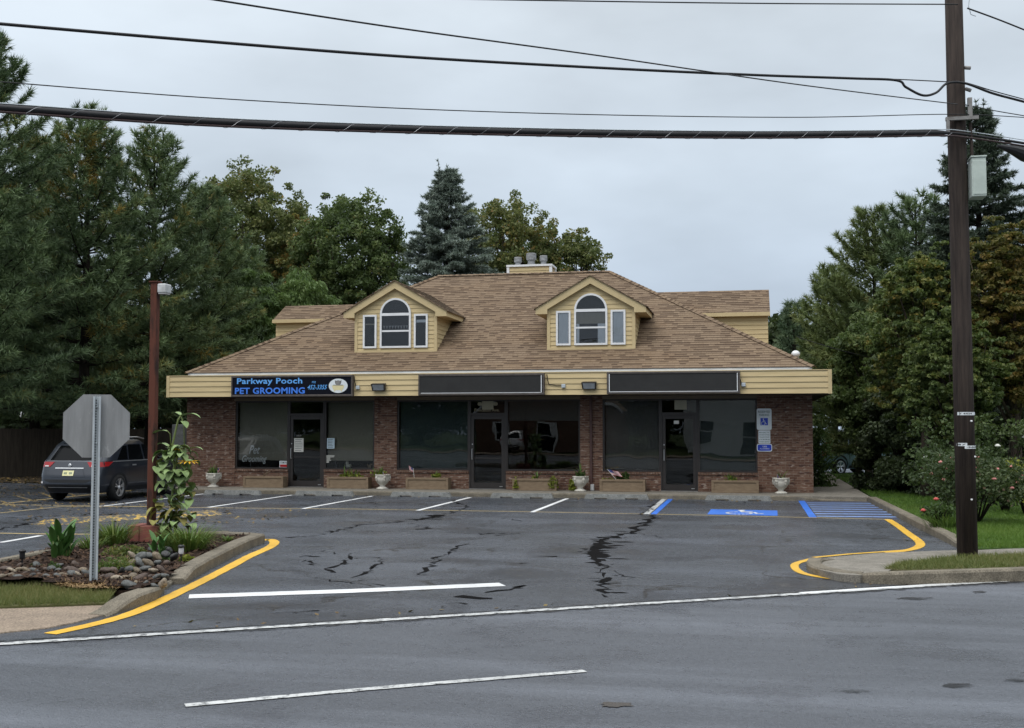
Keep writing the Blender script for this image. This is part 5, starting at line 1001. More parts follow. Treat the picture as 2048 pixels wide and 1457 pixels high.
        for y_ in (1.40, 2.18, 3.2): patch_side(.40,1.06, lambda f: (y_, y_+.010), .003, M_trimblk, 'door_gap', sg, nz_=8, ny=1)
        if kind == 'suv':
            a, b = 1.15, 2.9; m = MB(); m.tube([T(sg*.60, a, 1.645), T(sg*.60, a+.15, 1.69), T(sg*.60, b-.6, 1.70), T(sg*.60, b-.25, 1.65)], .02, 6); m.build('roof_rail', M_steel, o, True)
        m = MB(); m.ball(T(sg*1.0, 3.0, 1.10), (.11,.07,.075), 10, 7); m.build('wing_mirror', paint, o, True)
        for y_ in (.92, 3.62):
            R = .40; pts = [side(max(.24,.34+R*sin(a)), y_+R*cos(a), sg, .004) for a in [2*pi*k/28 for k in range(28)]]; m = MB().face(pts if sg*flip > 0 else pts[::-1]); m.build('wheel_arch', M_black, o)
            m = MB(); arc = [radians(a) for a in range(-14,195,10)]; m.grid([[side(.34+r*sin(a), y_+r*cos(a), sg, .012) for r in (.385,.43)] for a in arc]); m.build('arch_trim', M_trimblk, o)
            x0_, x1_ = sg*.70, sg*.935; c0 = T(x0_, y_, 0); c1 = T(x1_, y_, 0); wl = MB(); prof = [(.20,0),(.30,0),(.34,.04),(.35,.10),(.35,.15),(.335,.21),(.30,.235),(.235,.235)]
            rows = []
            for r, t in prof:
                xx = x0_+(x1_-x0_)*t/.235; rows.append([T(xx, y_+r*cos(2*pi*k/28), (.35+r*sin(2*pi*k/28))/H) for k in range(29)])
            wl.grid(rows); w_ = wl.build('wheel', M_tyre, o, True); rm = MB(); xf = x1_-sg*.012; ring = [[T(xx, y_+r*cos(2*pi*k/28), (.35+r*sin(2*pi*k/28))/H) for k in range(29)] for r, xx in ((.245,xf),(.215,xf),(.205,xf-sg*.05))]
            rm.grid(ring)
            for k in range(5):
                for dd in (-.17,.17):
                    a = 2*pi*k/5+.3; e_ = a+dd; q = [(.03,a-.5),(.225,e_-.07),(.225,e_+.07),(.03,a+.5)]; rm.face([T(xf-sg*(.0 if r > .1 else .015), y_+r*cos(t), (.35+r*sin(t))/H) for r, t in q])
            rm.ball(T(xf-sg*.01,y_,.35/H), (.03,.05,.05), 10, 6); rm.build('rim', M_steel, w_); bk = MB(); bk.face([T(xf-sg*.055, y_+.21*cos(2*pi*k/20), (.35+.21*sin(2*pi*k/20))/H) for k in range(20)]); bk.build('brake_disc', M_black, w_)
    return o
vehicle('parked_suv', 'dark grey SUV parked left of the brick building, seen from behind the stop sign', -16.98, 26.35, M_suv)
vx = dp(1640, 44); vv = vehicle('parked_van', 'blue-grey minivan half hidden behind the dark trees right of the building', vx[0], vx[1], M_van, 'van'); vc = dp(1694,47); vv.location = (vc[0], vc[1], 0); vv.rotation_euler = (0,0,radians(-48))

# ================================================================== ISLAND: SIGN, LAMP POST, PLANTS, STONES
spx, spy = gp(187,1160,.14); vd = Vector((spx, spy, 0)).normalized(); yaw = math.atan2(-vd.x, vd.y)-.02
o = thing('stop_sign', 'weathered octagonal stop sign seen from the back on a perforated steel post', 'road sign', (spx, spy, .06)); ax = Vector((cos(yaw), sin(yaw), 0)); ay = Vector((-sin(yaw), cos(yaw), 0)); zc = hz(852, 13.4)
def loc3(u, v, z): q = Vector((spx,spy,0)) + ax*u + ay*v; return (q.x, q.y, z)
R8 = .762/2/cos(pi/8)*.965; oc = [(R8*cos(pi/8+k*pi/4), R8*sin(pi/8+k*pi/4)) for k in range(8)]; m = MB(); f0 = [loc3(a, .05, zc+b) for a, b in oc]; f1 = [loc3(a, .054, zc+b) for a, b in oc]; m.face(f0); pln = m.build('sign_plate', M_signback, o)
m = MB(); m.face(f1[::-1])
for k in range(8): m.face([f0[(k+1)%8], f0[k], f1[k], f1[(k+1)%8]])
m.build('white_border', M_swhite, o); MB().face([loc3(a*.93, .056, zc+b*.93) for a, b in oc][::-1]).build('red_face', M_red, o)
tm = text_mesh('STOP', -.27, .27, -.13, .13, 0, 0, .02); tm.v = [loc3(-x, .058, zc+z) for x, y, z in tm.v]; tm.f = [f[::-1] for f in tm.f]; tm.build('lettering', M_swhite, o)
m = MB(); lean = .012; zt = zc+.345
pr = [(-.045,.0),(-.042,-.012),(-.022,-.012),(-.018,.03),(.018,.03),(.022,-.012),(.042,-.012),(.045,.0),(.025,.003),(.022,.045),(-.022,.045),(-.025,.003)]
A = [loc3(u, v, .02) for u, v in pr]; C = [loc3(u, v, zt) for u, v in pr]; n = len(pr)
for k in range(n): m.face([A[k], A[(k+1)%n], C[(k+1)%n], C[k]])
m.face(C); m.build('post', M_galv, o); m = MB(); z = .2
while z < zt-.03:
    c = loc3(-.004, .0285, z); m.face([loc3(-.009+.0065*cos(2*pi*k/8)*1.1, .0275, z+.009*sin(2*pi*k/8)) for k in range(8)]); z += .032
m.build('post_holes', M_black, o); m = MB()
for dz in (-.2,.22): m.ball(loc3(0,.02,zc+dz), .012, 8, 5)
m.build('bolts', M_galv, o)
# rusty lamp post
lx, ly_ = -9.36, 16.86; o = thing('lamp_post', 'rusty dark red square lamp post with a pale box light at its top', 'lamp post', (lx, ly_, .1)); zt = 4.23; h = .056
MB().box(lx-h, lx+h, ly_-h, ly_+h, .34, zt).build('post', M_rust, o, bevel=.008); MB().box(lx-.075, lx+.075, ly_-.075, ly_+.075, zt, zt+.02).build('post_cap', M_rust, o)
m = MB(); m.box(lx+h, lx+h+.05, ly_-.03, ly_+.03, zt-.13, zt-.07).box(lx+h+.03, lx+h+.175, ly_-.10, ly_+.10, zt-.18, zt-.03); lh = m.build('lamp_head', M_lampw, o, bevel=.018); MB().box(lx+h+.045, lx+h+.16, ly_-.085, ly_+.085, zt-.195, zt-.18).build('lens', M_clear, lh)
MB().box(lx-.27, lx-.075, ly_-.25, ly_+.2, .08, .36).box(lx-.072, lx+.22, ly_-.24, ly_+.2, .08, .35).build('base_block', M_redblock, o, bevel=.01); MB().box(lx-.05,lx-.01,ly_-h-.004,ly_-h,zt-.2,zt-.09).build('rust_plate', M_rust, o)
# sunflower
bx, by = gp(340,1078,.14); o = thing('sunflower', 'tall drooping sunflower with withering leaves growing beside the lamp post', 'sunflower', (bx, by, .1)); V3 = lambda u, v, z: (bx+u, by+v, z)
m = MB(); m.tube([V3(0,0,.1),V3(.02,.0,.7),V3(.05,.0,1.3),V3(.0,0,1.55),V3(.12,-.02,2.02),V3(.17,-.02,2.1)], [.022,.02,.018,.017,.016,.012], 7); m.tube([V3(.04,0,1.1),V3(.12,0,1.5),V3(.2,0,1.62),V3(.26,-.05,1.4)], [.014,.012,.01,.01], 6); m.tube([V3(.02,0,.9),V3(-.1,0,1.3),V3(-.02,0,1.6)], [.012,.01,.006], 6); m.tube([V3(.17,-.02,2.08),V3(.22,-.03,1.95),V3(.24,-.03,1.55)], [.01,.008,.006], 5)
m.tube([V3(.05,.02,.1),V3(.1,.03,.7),V3(.16,.02,1.2)], [.014,.012,.008], 6); m.build('stem', M_stem, o, True)
rd = random.Random(4); g1, g2 = MB(), MB()
def sunleaf(mb, u, v, z, a, el, L_, wd, dr): mb.leaf(V3(u,v,z), (cos(a)*cos(el), sin(a)*cos(el), sin(el)), L_, wd, dr, 6, cup=.12)
for (u, z, a, el, L_, wd) in ((.17,2.08,0.1,.3,.34,.16),(.15,2.1,2.8,.5,.2,.12),(-.08,1.84,3.1,.1,.28,.15),(-.05,1.6,3.0,.5,.22,.13),(.33,1.56,.2,.3,.22,.13),(.2,2.0,-.7,-.3,.2,.12)): sunleaf(g1, u, -.02, z, a, el, L_, wd, 1.2)
for pts_ in ([V3(.0,0,1.55),V3(-.03,0,1.8),V3(-.08,-.02,1.86)], [V3(0,0,1.5),V3(-.05,-.02,1.62)], [V3(.2,0,1.62),V3(.33,-.02,1.56)]): MB().tube(pts_, .0065, 5).build('leaf_stalk', M_stem, o, True)
for k in range(150):
    z = .30 + 1.32*rd.random(); a = rd.random()*6.28; mb = g2 if rd.random() < (.38 if z < .9 else .06) else g1; spread = .27*(1 if z < 1.4 else .75)
    u, v = spread*rd.uniform(-1,1)+.05, rd.uniform(-.12,.12); sunleaf(mb, u, v, z, a, rd.uniform(-.5,.4), rd.uniform(.15,.26), rd.uniform(.11,.18), rd.uniform(1.6,3.0))
g1.build('green_leaves', M_sunl, o, True); g2.build('withered_leaves', M_sunly, o, True)
def head(u, z, r, name='flower_head'):
    m = MB()
    for k in range(26):
        a = 2*pi*k/26; m.leaf(V3(u+r*.55*cos(a), -.03+r*.55*sin(a), z+.0), (cos(a), sin(a), .25 if k % 2 else -.15), r*.95, r*.32, .7, 3)
    hd_ = m.build(name, M_petal, o); MB().ball(V3(u,-.03,z+.012), (r*.62,r*.62,.03), 12, 6).build('seed_disc', M_sunl, hd_, True); return hd_
head(.31, 1.36, .12); head(.13, 1.56, .075)
# cannas, daylilies, small shrubs
def pxg(px, py, z=.13): return (*gp(px, py, z), z-.03)
def canna(px, py, n, hgt, seed, label, nm='canna_plant'):
    c = pxg(px, py); o = thing(nm, label, 'plant', c); rd = random.Random(seed); m, s_ = MB(), MB()
    for k in range(n):
        a = rd.random()*6.28; r = .12*rd.random(); p = (c[0]+r*cos(a), c[1]+r*sin(a), c[2]); hh = hgt*rd.uniform(.6,1); s_.tube([p, (p[0]+.03*cos(a), p[1]+.03*sin(a), p[2]+hh*.75)], [.013,.008], 6)
        for q in range(4): t = .15+.25*q; b = a+q*2.2+rd.random(); m.leaf((p[0]+.03*t*cos(a), p[1]+.03*t*sin(a), p[2]+hh*.75*t), (cos(b)*.55, sin(b)*.55, 1), hh*.70*rd.uniform(.8,1.1), .105*hgt/.5*rd.uniform(.75,1.1), .45, 7, cup=.3)
    m.build('leaves', M_canna, o, True); s_.build('stems', M_stem, o, True); return o
canna(122,1118,8,.50,1,'broad-leaved canna plant at the left end of the flower bed'); canna(308,1112,3,.36,2,'young canna with upright leaves in front of the lamp post base')
def lily(px, py, n, L_, seed, label, r=.18, mat=L_lily):
    c = pxg(px, py); o = thing('daylily', label, 'plant', c, 'daylily clumps in the flower bed'); m = MB(); rd = random.Random(seed); rows = []; tint = []
    for k in range(n):
        a = rd.random()*6.28; q = r*rd.random(); m.leaf((c[0]+q*cos(a), c[1]+q*sin(a), c[2]), (cos(a)*.55, sin(a)*.55, rd.uniform(.6,1.4)), L_*rd.uniform(.6,1.1), .017, rd.uniform(.9,1.9), 5); tint += [.2+.6*rd.random()]*18
    ob = m.build('leaves', mat, o); at = ob.data.attributes.new('tint','FLOAT','POINT'); at.data.foreach_set('value', tint[:len(ob.data.vertices)]); return o
lily(228,1088,230,.50,1,'arching daylily clump between the stop sign and the lamp post',.2); lily(378,1100,300,.50,2,'large arching daylily clump right of the lamp post',.26); lily(345,1092,120,.40,3,'daylily clump at the foot of the sunflower',.15); lily(455,1082,46,.16,4,'small grassy tuft near the nose of the island kerb',.07); lily(182,1098,90,.32,6,'thin grassy daylily tuft just left of the sign post',.14)
def bedshrub(px, py, r, n, size, mat, seed, label, cat='shrub', aspect=.4, tints=(.3,.9)):
    c = pxg(px, py); o = thing('low_shrub', label, cat, c); shrubmesh(o, 'leaves', (c[0],c[1],c[2]), r, n, size, mat, seed, aspect=aspect, tints=tints); return o
bedshrub(232,1140,(.24,.2,.22),1500,.05,L_lily,5,'small fine-leaved yellow-green shrub right of the sign post',aspect=.2); bedshrub(255,1112,(.34,.16,.18),700,.06,L_locust,6,'low bronze and yellow plant behind the fine-leaved shrub',tints=(.2,.6)); bedshrub(335,1118,(.22,.12,.12),220,.06,L_shrub,7,'low green ground plant between the young canna and garden light'); bedshrub(375,1118,(.12,.1,.10),90,.06,L_lime,8,'small pale weed below the large daylily'); bedshrub(108,1136,(.09,.07,.1),70,.07,L_shrub,9,'small green weed in the mulch below the canna'); bedshrub(72,1130,(.1,.08,.05),60,.06,L_rose,12,'flat dry weed near the left garden light')
def glight(px, py, label, h=.24, white=True):
    c = pxg(px, py); o = thing('garden_light', label, 'garden light', c); MB().tube([c, (c[0],c[1],c[2]+h*.5)], .011, 6).build('stake', M_black, o); MB().lathe([(.03,0),(.034,.02),(.034,.085)], (c[0],c[1],c[2]+h*.45), 12).build('lens', M_clear if white else M_black, o); MB().lathe([(.042,0),(.045,.02),(.03,.035)], (c[0],c[1],c[2]+h*.45+.085), 12).build('cap', M_black, o)
glight(362,1120,'small black and white solar light in front of the large daylily'); glight(44,1132,'black solar stake light at the left end of the bed', .26, False)
m = MB(); ed = P((215,1128),(255,1131),(275,1124),(300,1112),(322,1104),(345,1108), z=.15); m.grid([[(x, y, .1) for x, y in ed], [(x, y, .1+.06+.03*noise.noise((x*4,y*4,1))) for x, y in ed]]); mo = m.build('bed_edging', M_black, loc=(*ed[0], .1)); sd = mo.modifiers.new('thick','SOLIDIFY'); sd.thickness = .006; tag(mo, 'strip of black plastic bed edging among the stones', 'edging')
# river stones
SC_ = {'grey': ((.135,.14,.135),(.085,.09,.085)), 'tan': ((.23,.18,.12),(.16,.125,.085)), 'rusty brown': ((.125,.085,.063),(.08,.055,.043)), 'dark': ((.06,.06,.06),(.035,.035,.035)), 'pale cream': ((.36,.30,.22),(.27,.22,.165))}
SM = {k: two(k.replace(' ','_')+'_stone', v[0], v[1], 9, .6, .12, .006, .35, fine=50) for k, v in SC_.items()}
sv = []
for k in range(6):
    m = MB(); m.ball((0,0,0), (1,.78,.66), 18, 12); m.v = [tuple(Vector(p)*(1+.30*noise.noise((p[0]*1.2+k*7, p[1]*1.1, p[2]*1.1)))) for p in m.v]
    row = {}
    for c_, mt in SM.items(): me = m.mesh('river_stone', (0,0,0), True); me.materials.append(mt); row[c_] = me
    sv.append(row)
rd = random.Random(12); spots = []
for k in range(12): spots.append((4+k*15.5+rd.uniform(-3,3), 1152+rd.uniform(-3,3)+(3 if k < 3 else 0), 0, .085, 'row')); spots.append((10+k*15.5+rd.uniform(-4,4), 1141+rd.uniform(-3,3), 0, .085, 'row'))
for k in range(4): spots.append((35+k*40+rd.uniform(-6,6), 1131+rd.uniform(-2,2), 0, .075, 'row'))
for k in range(9): spots.append((203+k*15.5, 1157+rd.uniform(-3,3), 0, .10, 'pile'))
for k in range(8): spots.append((212+k*15.8, 1145+rd.uniform(-3,3), .02, .10, 'pile'))
for k in range(7): spots.append((225+k*18, 1133+rd.uniform(-3,3), .03, .095, 'pile'))
for k in range(6): spots.append((265+k*16.5, 1120+rd.uniform(-3,3), .05, .10, 'pile'))
for k in range(3): spots.append((303+k*17, 1107+rd.uniform(-2,2), .05, .09, 'pile'))
for k in range(5): spots.append((258+k*17, 1168+rd.uniform(-2,2), -.02, .10, 'pile'))
for px, py, dz, r, where in spots:
    c_ = rd.choice(['grey','grey','grey','tan','tan','rusty brown','rusty brown','dark','pale cream'])
    x, y = gp(px, py, .13); s_ = r*rd.uniform(.5,.86); ob = link('river_stone', sv[rd.randrange(6)][c_], None, (x, y, .115+dz+s_*.35)); ob.scale = (s_*rd.uniform(.9,1.3), s_*rd.uniform(.8,1.1), s_*rd.uniform(.65,.95)); ob.rotation_euler = (rd.uniform(-.5,.5), rd.uniform(-.9,.9), rd.uniform(-.8,.8))
    tag(ob, c_+' river stone in the border between grass and mulch, left of the post' if where == 'row' else c_+' river stone in the heap between the sign post and the kerb', 'stone', c_+' stones of the left border' if where == 'row' else c_+' stones of the heap')

# ================================================================== UTILITY POLE AND WIRES
ux, uy = gp(1935,1113,.06); o = thing('utility_pole', 'tall dark wooden utility pole on the right verge', 'utility pole', (ux, uy, .06)); D_ = 17.45
MB().tube([(ux,uy,.03),(ux-.01,uy,3),(ux-.02,uy,6),(ux-.03,uy,10.6)], [.143,.138,.131,.116], 20).build('shaft', M_wood, o, True)
def tagband(z, a0, a1, label_t):
    m = MB(); r = .1435; N = 14; m.grid([[(ux+r*cos(radians(a0+(a1-a0)*k/N)), uy+r*sin(radians(a0+(a1-a0)*k/N)), z+dz) for k in range(N+1)] for dz in (0,.045)]); b = m.build('tag_band', M_swhite, o)
    if label_t:
        t = text_mesh(label_t, -.09,.09,.012,.034,0,0,.02); am = radians((a0+a1)/2); t.v = [(ux+(r+.002)*cos(am+x/r), uy+(r+.002)*sin(am+x/r), z+zz) for x, _, zz in t.v]; t.build('lettering', M_ink, b)
tagband(hz(832,D_), 200, 335, 'T 4434'); tagband(hz(890,D_), 190, 272, '187'); tagband(hz(895,D_), 258, 350, '468')
for z, a in ((hz(843,D_),300),(hz(910,D_),325),(hz(990,D_),290)): MB().ball((ux+.141*cos(radians(a)), uy+.141*sin(radians(a)), z), (.018,.01,.014), 6, 5).build('nail_tag', M_white, o)
zb = hz(268,D_)
MB().box(ux+.12,ux+.18,uy-.12,uy-.06,zb+.03,zb+.32).box(ux-.2,ux+.25,uy-.20,uy-.14,zb-.02,zb+.03).box(ux-.19,ux-.15,uy-.20,uy-.13,zb-.2,zb-.02).build('cable_bracket', M_alu, o)
for pts_, r_ in (([(ux-.14,uy-.05,hz(10,D_)),(ux-.27,uy-.1,hz(10,D_))],.035), ([(ux+.1,uy-.05,hz(18,D_)),(ux+.30,uy-.06,hz(26,D_))],.035), ([(ux+.10,uy-.05,hz(165,D_)),(ux+.18,uy-.04,hz(166,D_))],.028), ([(ux+.10,uy-.05,hz(206,D_)),(ux+.18,uy-.04,hz(210,D_))],.028)): MB().tube(pts_, r_, 8).build('bracket', M_alu, o)
for c_, r_ in (((ux-.27,uy-.1,hz(8,D_)),(.04,.04,.09)), ((ux+.33,uy-.07,hz(27,D_)),(.09,.03,.03))): MB().ball(c_, r_, 10, 8).build('insulator', M_alu, o, True)
MB().tube([(ux+.19,uy-.05,hz(26,D_)),(ux+.17,uy-.05,hz(45,D_)),(ux+.2,uy-.05,hz(62,D_)),(ux+.27,uy-.05,hz(66,D_))], .006, 5).build('loose_wire', M_galv, o); MB().tube([(ux+.15,uy-.1,zb-.05),(ux+.165,uy-.1,hz(340,D_))], .022, 6).build('riser_conduit', M_wood, o)
bx0 = ux+.10; zt, zb2 = hz(345,D_), hz(420,D_); o2 = thing('utility_box', 'pale green equipment box mounted on the right side of the utility pole', 'utility box', (ux+.2,uy-.1,zb2)); MB().box(bx0+.03, bx0+.225, uy-.24, uy+.05, zb2, zt).build('cabinet', M_box, o2, bevel=.012); MB().box(bx0+.045, bx0+.225, uy-.248, uy-.24, zb2+.03, zt-.05).build('cover', M_box, o2, bevel=.004); MB().box(bx0+.02, bx0+.235, uy-.255, uy+.06, zt, zt+.02).build('hood', M_box, o2)
def wire(name, label, pts, r, mat=M_cable, dr=RD, p0=(ux,uy), n=14, grp=None, cat='cable'):
    Pn = [planept(a, b, p0, dr) for a, b in pts]; S = []
    for i in range(len(Pn)-1):
        a, b, c, d = Pn[max(i-1,0)], Pn[i], Pn[i+1], Pn[min(i+2,len(Pn)-1)]
        for k in range(n): t = k/n; S.append(.5*((2*b) + (c-a)*t + (2*a-5*b+4*c-d)*t*t + (-a+3*b-3*c+d)*t**3))
    S.append(Pn[-1]); ob = MB().tube(S, r, 7).build(name, mat, None, True, loc=tuple(S[len(S)//2])); tag(ob, label, cat, grp); return ob, S
fo = (ux-.17*.546, uy-.17*.838*1.0)
po = (ux+.08, uy-.15)
wire('power_line', 'thin top line meeting the pole at the very top of the photo', [(700,-6),(1070,1),(1500,7),(1880,9),(1906,9)], .009, p0=po)
wire('power_line', 'thin top line running right from the pole top', [(1935,17),(1990,37),(2048,60),(2120,90)], .012, p0=po)
c_, S_ = wire('secondary_cable', 'medium black cable sagging across the sky to a loop at the pole', [(-300,20),(0,48),(400,82),(800,113),(1200,136),(1500,150),(1700,157),(1792,161),(1812,175),(1845,191),(1872,186),(1895,167),(1930,167),(1985,187),(2048,204),(2200,245)], .018, p0=po)
wire('messenger_wire', 'thin messenger wire above the cable loop beside the pole', [(1700,157),(1790,159),(1895,164),(1928,165),(1985,182),(2048,199)], .008, p0=po)
wire('power_line', 'thin line crossing the sky just above the thick cable bundle', [(-300,140),(0,164),(400,195),(800,217),(1200,230),(1600,235),(1900,229),(2060,236)], .0065, p0=po)
e0 = dp(430, 8.0); dd = np.array([po[0]-e0[0], po[1]-e0[1]]); dd /= np.linalg.norm(dd)
wire('service_wire', 'thin wire running diagonally down across the sky to the pole', [(250,-30),(430,0),(800,57),(1200,112),(1600,170),(1915,209)], .0075, dr=dd, p0=po)
wire('service_wire', 'thin wire falling away right of the pole behind the spruce top', [(1930,210),(1990,222),(2048,232),(2150,250)], .007, p0=po)
# thick bundle
pts = [(-400,188),(0,216),(400,243),(800,258),(1200,267),(1500,270),(1750,268),(1880,266),(1935,270),(2048,287),(2200,312)]; ob = thing('cable_bundle', 'thick black lashed telephone cable bundle crossing the whole sky', 'cable', (ux,uy,zb))
Pn = [planept(a, b, po, RD) for a, b in pts]; S = []
for i in range(len(Pn)-1):
    a, b, c, d = Pn[max(i-1,0)], Pn[i], Pn[i+1], Pn[min(i+2,len(Pn)-1)]
    for k in range(12): t = k/12; S.append(.5*((2*b) + (c-a)*t + (2*a-5*b+4*c-d)*t*t + (-a+3*b-3*c+d)*t**3))
S.append(Pn[-1]); kx = 7*12+4
MB().tube(S[:kx], [.040]*(kx-6)+[.042,.04,.035,.03,.025,.02], 9).build('cable', M_cable, ob, True); MB().tube([p+Vector((.0,-.02,-.047)) for p in S], .014, 6).build('cable', M_cop, ob, True); MB().tube([p+Vector((0,.0,.0)) for p in S[kx-8:]], .02, 6).build('cable', M_cable, ob, True); MB().tube([p+Vector((0,-.01,.045)) for p in S], .007, 5).build('messenger', M_galv, ob, True)
hel = []; acc = 0
for a, b in zip(S[:kx], S[1:kx+1]):
    L_ = (b-a).length; n = max(2, int(L_/.04)); t = (b-a).normalized(); s_ = t.cross(Vector((0,0,1))).normalized(); u_ = s_.cross(t)
    for k in range(n): th = (acc+L_*k/n)*2*pi/.42; hel.append(a.lerp(b, k/n) + Vector((0,0,-.010)) + (s_*cos(th)*.045 + u_*sin(th)*.050))
    acc += L_
MB().tube(hel, .0024, 4).build('lashing_wire', M_lash, ob)
sp_ = [planept(a, b, po, RD) for a, b in ((1995,292),(2025,300),(2050,310),(2150,330))]; m = MB().tube(sp_, [.02,.07,.11,.11], 10); tag(m.build('splice_case', M_cable, loc=tuple(sp_[1])), 'black splice case hanging under the cable at the right edge', 'cable fitting')
a = Vector((1.3,33.2,4.45)); b = Vector((*dp(1900,42), hz(735,42))); ww = MB().tube([a.lerp(b,t)+Vector((0,0,-.8*t*(1-t))) for t in [k/10 for k in range(11)]], .012, 5); tag(ww.build('service_wire', M_cable, loc=tuple(a)), 'dark wire running right from the roof fixture into the trees', 'cable')

# ================================================================== FENCE, CABINET, FAR HOUSE
def fence(x0, y0, x1, y1, label):
    o = thing('wooden_fence', label, 'fence', (x0,y0,0)); L_ = math.hypot(x1-x0, y1-y0); t = Vector((x1-x0, y1-y0, 0))/L_; s_ = Vector((-t.y,t.x,0)); bays = int(L_/2.4); rd = random.Random(3)
    for k in range(bays):
        m = MB(); n = 16
        for j in range(n):
            d0 = L_*(k+j/n)/bays; d1 = d0+L_/bays/n-.002; hh = 1.85+rd.uniform(-.02,.02); p, q = Vector((x0,y0,0))+t*d0, Vector((x0,y0,0))+t*d1; w2 = s_*.01*(1+rd.random())
            A = [p-w2, q-w2, q+w2, p+w2]; i = len(m.v); m.v += [(a.x,a.y,.05) for a in A]+[(a.x,a.y,hh) for a in A]; m.f += [(i+4,i+5,i+6,i+7),(i,i+1,i+5,i+4),(i+1,i+2,i+6,i+5),(i+2,i+3,i+7,i+6),(i+3,i,i+4,i+7)]
        m.build('board_panel', M_fence, o); p = Vector((x0,y0,0))+t*(L_*k/bays)+s_*.06; MB().box(p.x-.05,p.x+.05,p.y-.05,p.y+.05,0,1.8).build('post', M_fence, o)
f0 = dp(-120,42); f1 = dp(430,47); fence(*f0, *f1, 'dark weathered board fence behind the grey SUV under the pines')
c = dp(357,37.5); o = thing('utility_cabinet', 'grey metal cabinet beside the left wall, behind the sunflower top', 'cabinet', (*c,0)); MB().box(c[0]-.22,c[0]+.22,c[1],c[1]+.35,.0,2.0).build('cabinet', M_concg, o, bevel=.02); MB().box(c[0]-.19,c[0]+.19,c[1]-.012,c[1],.1,1.92).build('cabinet_door', M_concg, o); MB().box(c[0]+.12,c[0]+.15,c[1]-.03,c[1]-.012,.95,1.1).build('handle', M_steel, o)
def house(name, label, cx, cy, w_, d_, h_, wall, face=1):
    o = thing(name, label, 'house', (cx,cy,0)); y0 = cy-face*d_/2; m = MB().box(cx-w_/2,cx+w_/2,cy-d_/2,cy+d_/2,0,h_); rz = h_+w_*.30
    for yy in (cy-d_/2, cy+d_/2): m.prismY([(cx-w_/2,h_),(cx+w_/2,h_),(cx,rz)], yy+(-.0 if yy < cy else -.05), yy+(.05 if yy < cy else 0))
    m.build('wall', wall, o); r = MB()
    for sg in (-1,1): r.face([(cx+sg*(w_/2+.4),cy-d_/2-.4,h_-.2),(cx+sg*(w_/2+.4),cy+d_/2+.4,h_-.2),(cx,cy+d_/2+.4,rz+.06),(cx,cy-d_/2-.4,rz+.06)])
    r.build('roof', M_shing, o); t = MB(); yb = y0-face*.42
    for sg in (-1,1): t.prismY([(cx,rz+.03),(cx+sg*(w_/2+.4),h_-.22),(cx+sg*(w_/2+.4),h_-.5),(cx,rz-.28)], min(yb,yb+.06*face), max(yb,yb+.06*face))
    t.build('rake_trim', M_white, o)
    for k, x in enumerate((-.32,0,.32)):
        xx = cx+x*w_; f = MB(); a, b = sorted((y0-face*.05, y0-face*.001)); z0, z1 = (.9,2.3) if k != 1 else (.1,2.2)
        f.box(xx-.6,xx+.6,a,b,z0-.1,z0).box(xx-.6,xx+.6,a,b,z1,z1+.12).box(xx-.6,xx-.5,a,b,z0,z1).box(xx+.5,xx+.6,a,b,z0,z1).box(xx-.5,xx+.5,a,b,(z0+z1)/2-.03,(z0+z1)/2+.03); wf = f.build('window' if k != 1 else 'door', M_white, o); a, b = sorted((y0-face*.02, y0-face*.002)); MB().box(xx-.5,xx+.5,a,b,z0,z1).build('pane', M_cglass, wf)
    return o
hx = dp(40,72); house('distant_house', 'pale house glimpsed between the pine trunks beyond the fence', hx[0], hx[1], 9, 7, 3.2, M_white)

# ================================================================== TREES
def at(px, D): return dp(px, D)
def tree_pine(px, D, top, rpx, bot, seed, label, mat=L_pine, **k):
    kw = dict(group='conifers'); kw.update(k); return conifer('pine_tree', label, at(px,D), hz(top,D), rpx/FPX*D, hz(bot,D), seed, mat, 'pine', **kw)
GL, GR = 'tall pines along the left boundary', 'conifers on the right boundary'
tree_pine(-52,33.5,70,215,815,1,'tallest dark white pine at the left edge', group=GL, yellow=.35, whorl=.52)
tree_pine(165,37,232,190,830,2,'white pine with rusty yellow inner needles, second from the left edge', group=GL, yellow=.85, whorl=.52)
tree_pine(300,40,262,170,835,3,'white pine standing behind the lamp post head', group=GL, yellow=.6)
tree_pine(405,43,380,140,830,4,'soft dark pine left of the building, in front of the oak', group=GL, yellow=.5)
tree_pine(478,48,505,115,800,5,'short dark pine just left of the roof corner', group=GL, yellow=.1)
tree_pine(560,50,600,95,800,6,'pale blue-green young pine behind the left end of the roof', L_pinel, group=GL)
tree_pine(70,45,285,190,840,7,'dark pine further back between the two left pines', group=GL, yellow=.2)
deciduous('oak_tree','tall round oak behind the pines on the left','tree', at(485,62), hz(318,62), 140/FPX*62, hz(640,62), 520, 85, .17, L_oak, 11, lobes=.16, cl=(.07,.15), group='broadleaf trees behind the building')
deciduous('maple_tree','broad dark green maple behind the left dormer','tree', at(700,58), hz(368,58), 142/FPX*58, hz(690,58), 600, 90, .16, L_maple, 12, lobes=.15, cl=(.06,.14), group='broadleaf trees behind the building')
deciduous('maple_tree','smaller tree with browning leaf tips between the oak and the maple','tree', at(608,60), hz(402,60), 80/FPX*60, hz(640,60), 260, 80, .155, L_oak, 13, lobes=.2, cl=(.08,.16), tints=(.3,1.0), group='broadleaf trees behind the building')
deciduous('willow_tree','pale green wispy willow behind the left end of the roof','tree', at(600,50), hz(545,50), 92/FPX*50, hz(800,50), 130, 330, .24, L_willow, 14, weep=True, lobes=.25, group='broadleaf trees behind the building')
deciduous('willow_tree','low pale green feathery tree beside the cross gable','tree', at(505,47), hz(530,47), 66/FPX*47, hz(780,47), 100, 330, .22, L_willow, 15, weep=True, lobes=.25, tints=(.0,.5), group='broadleaf trees behind the building')
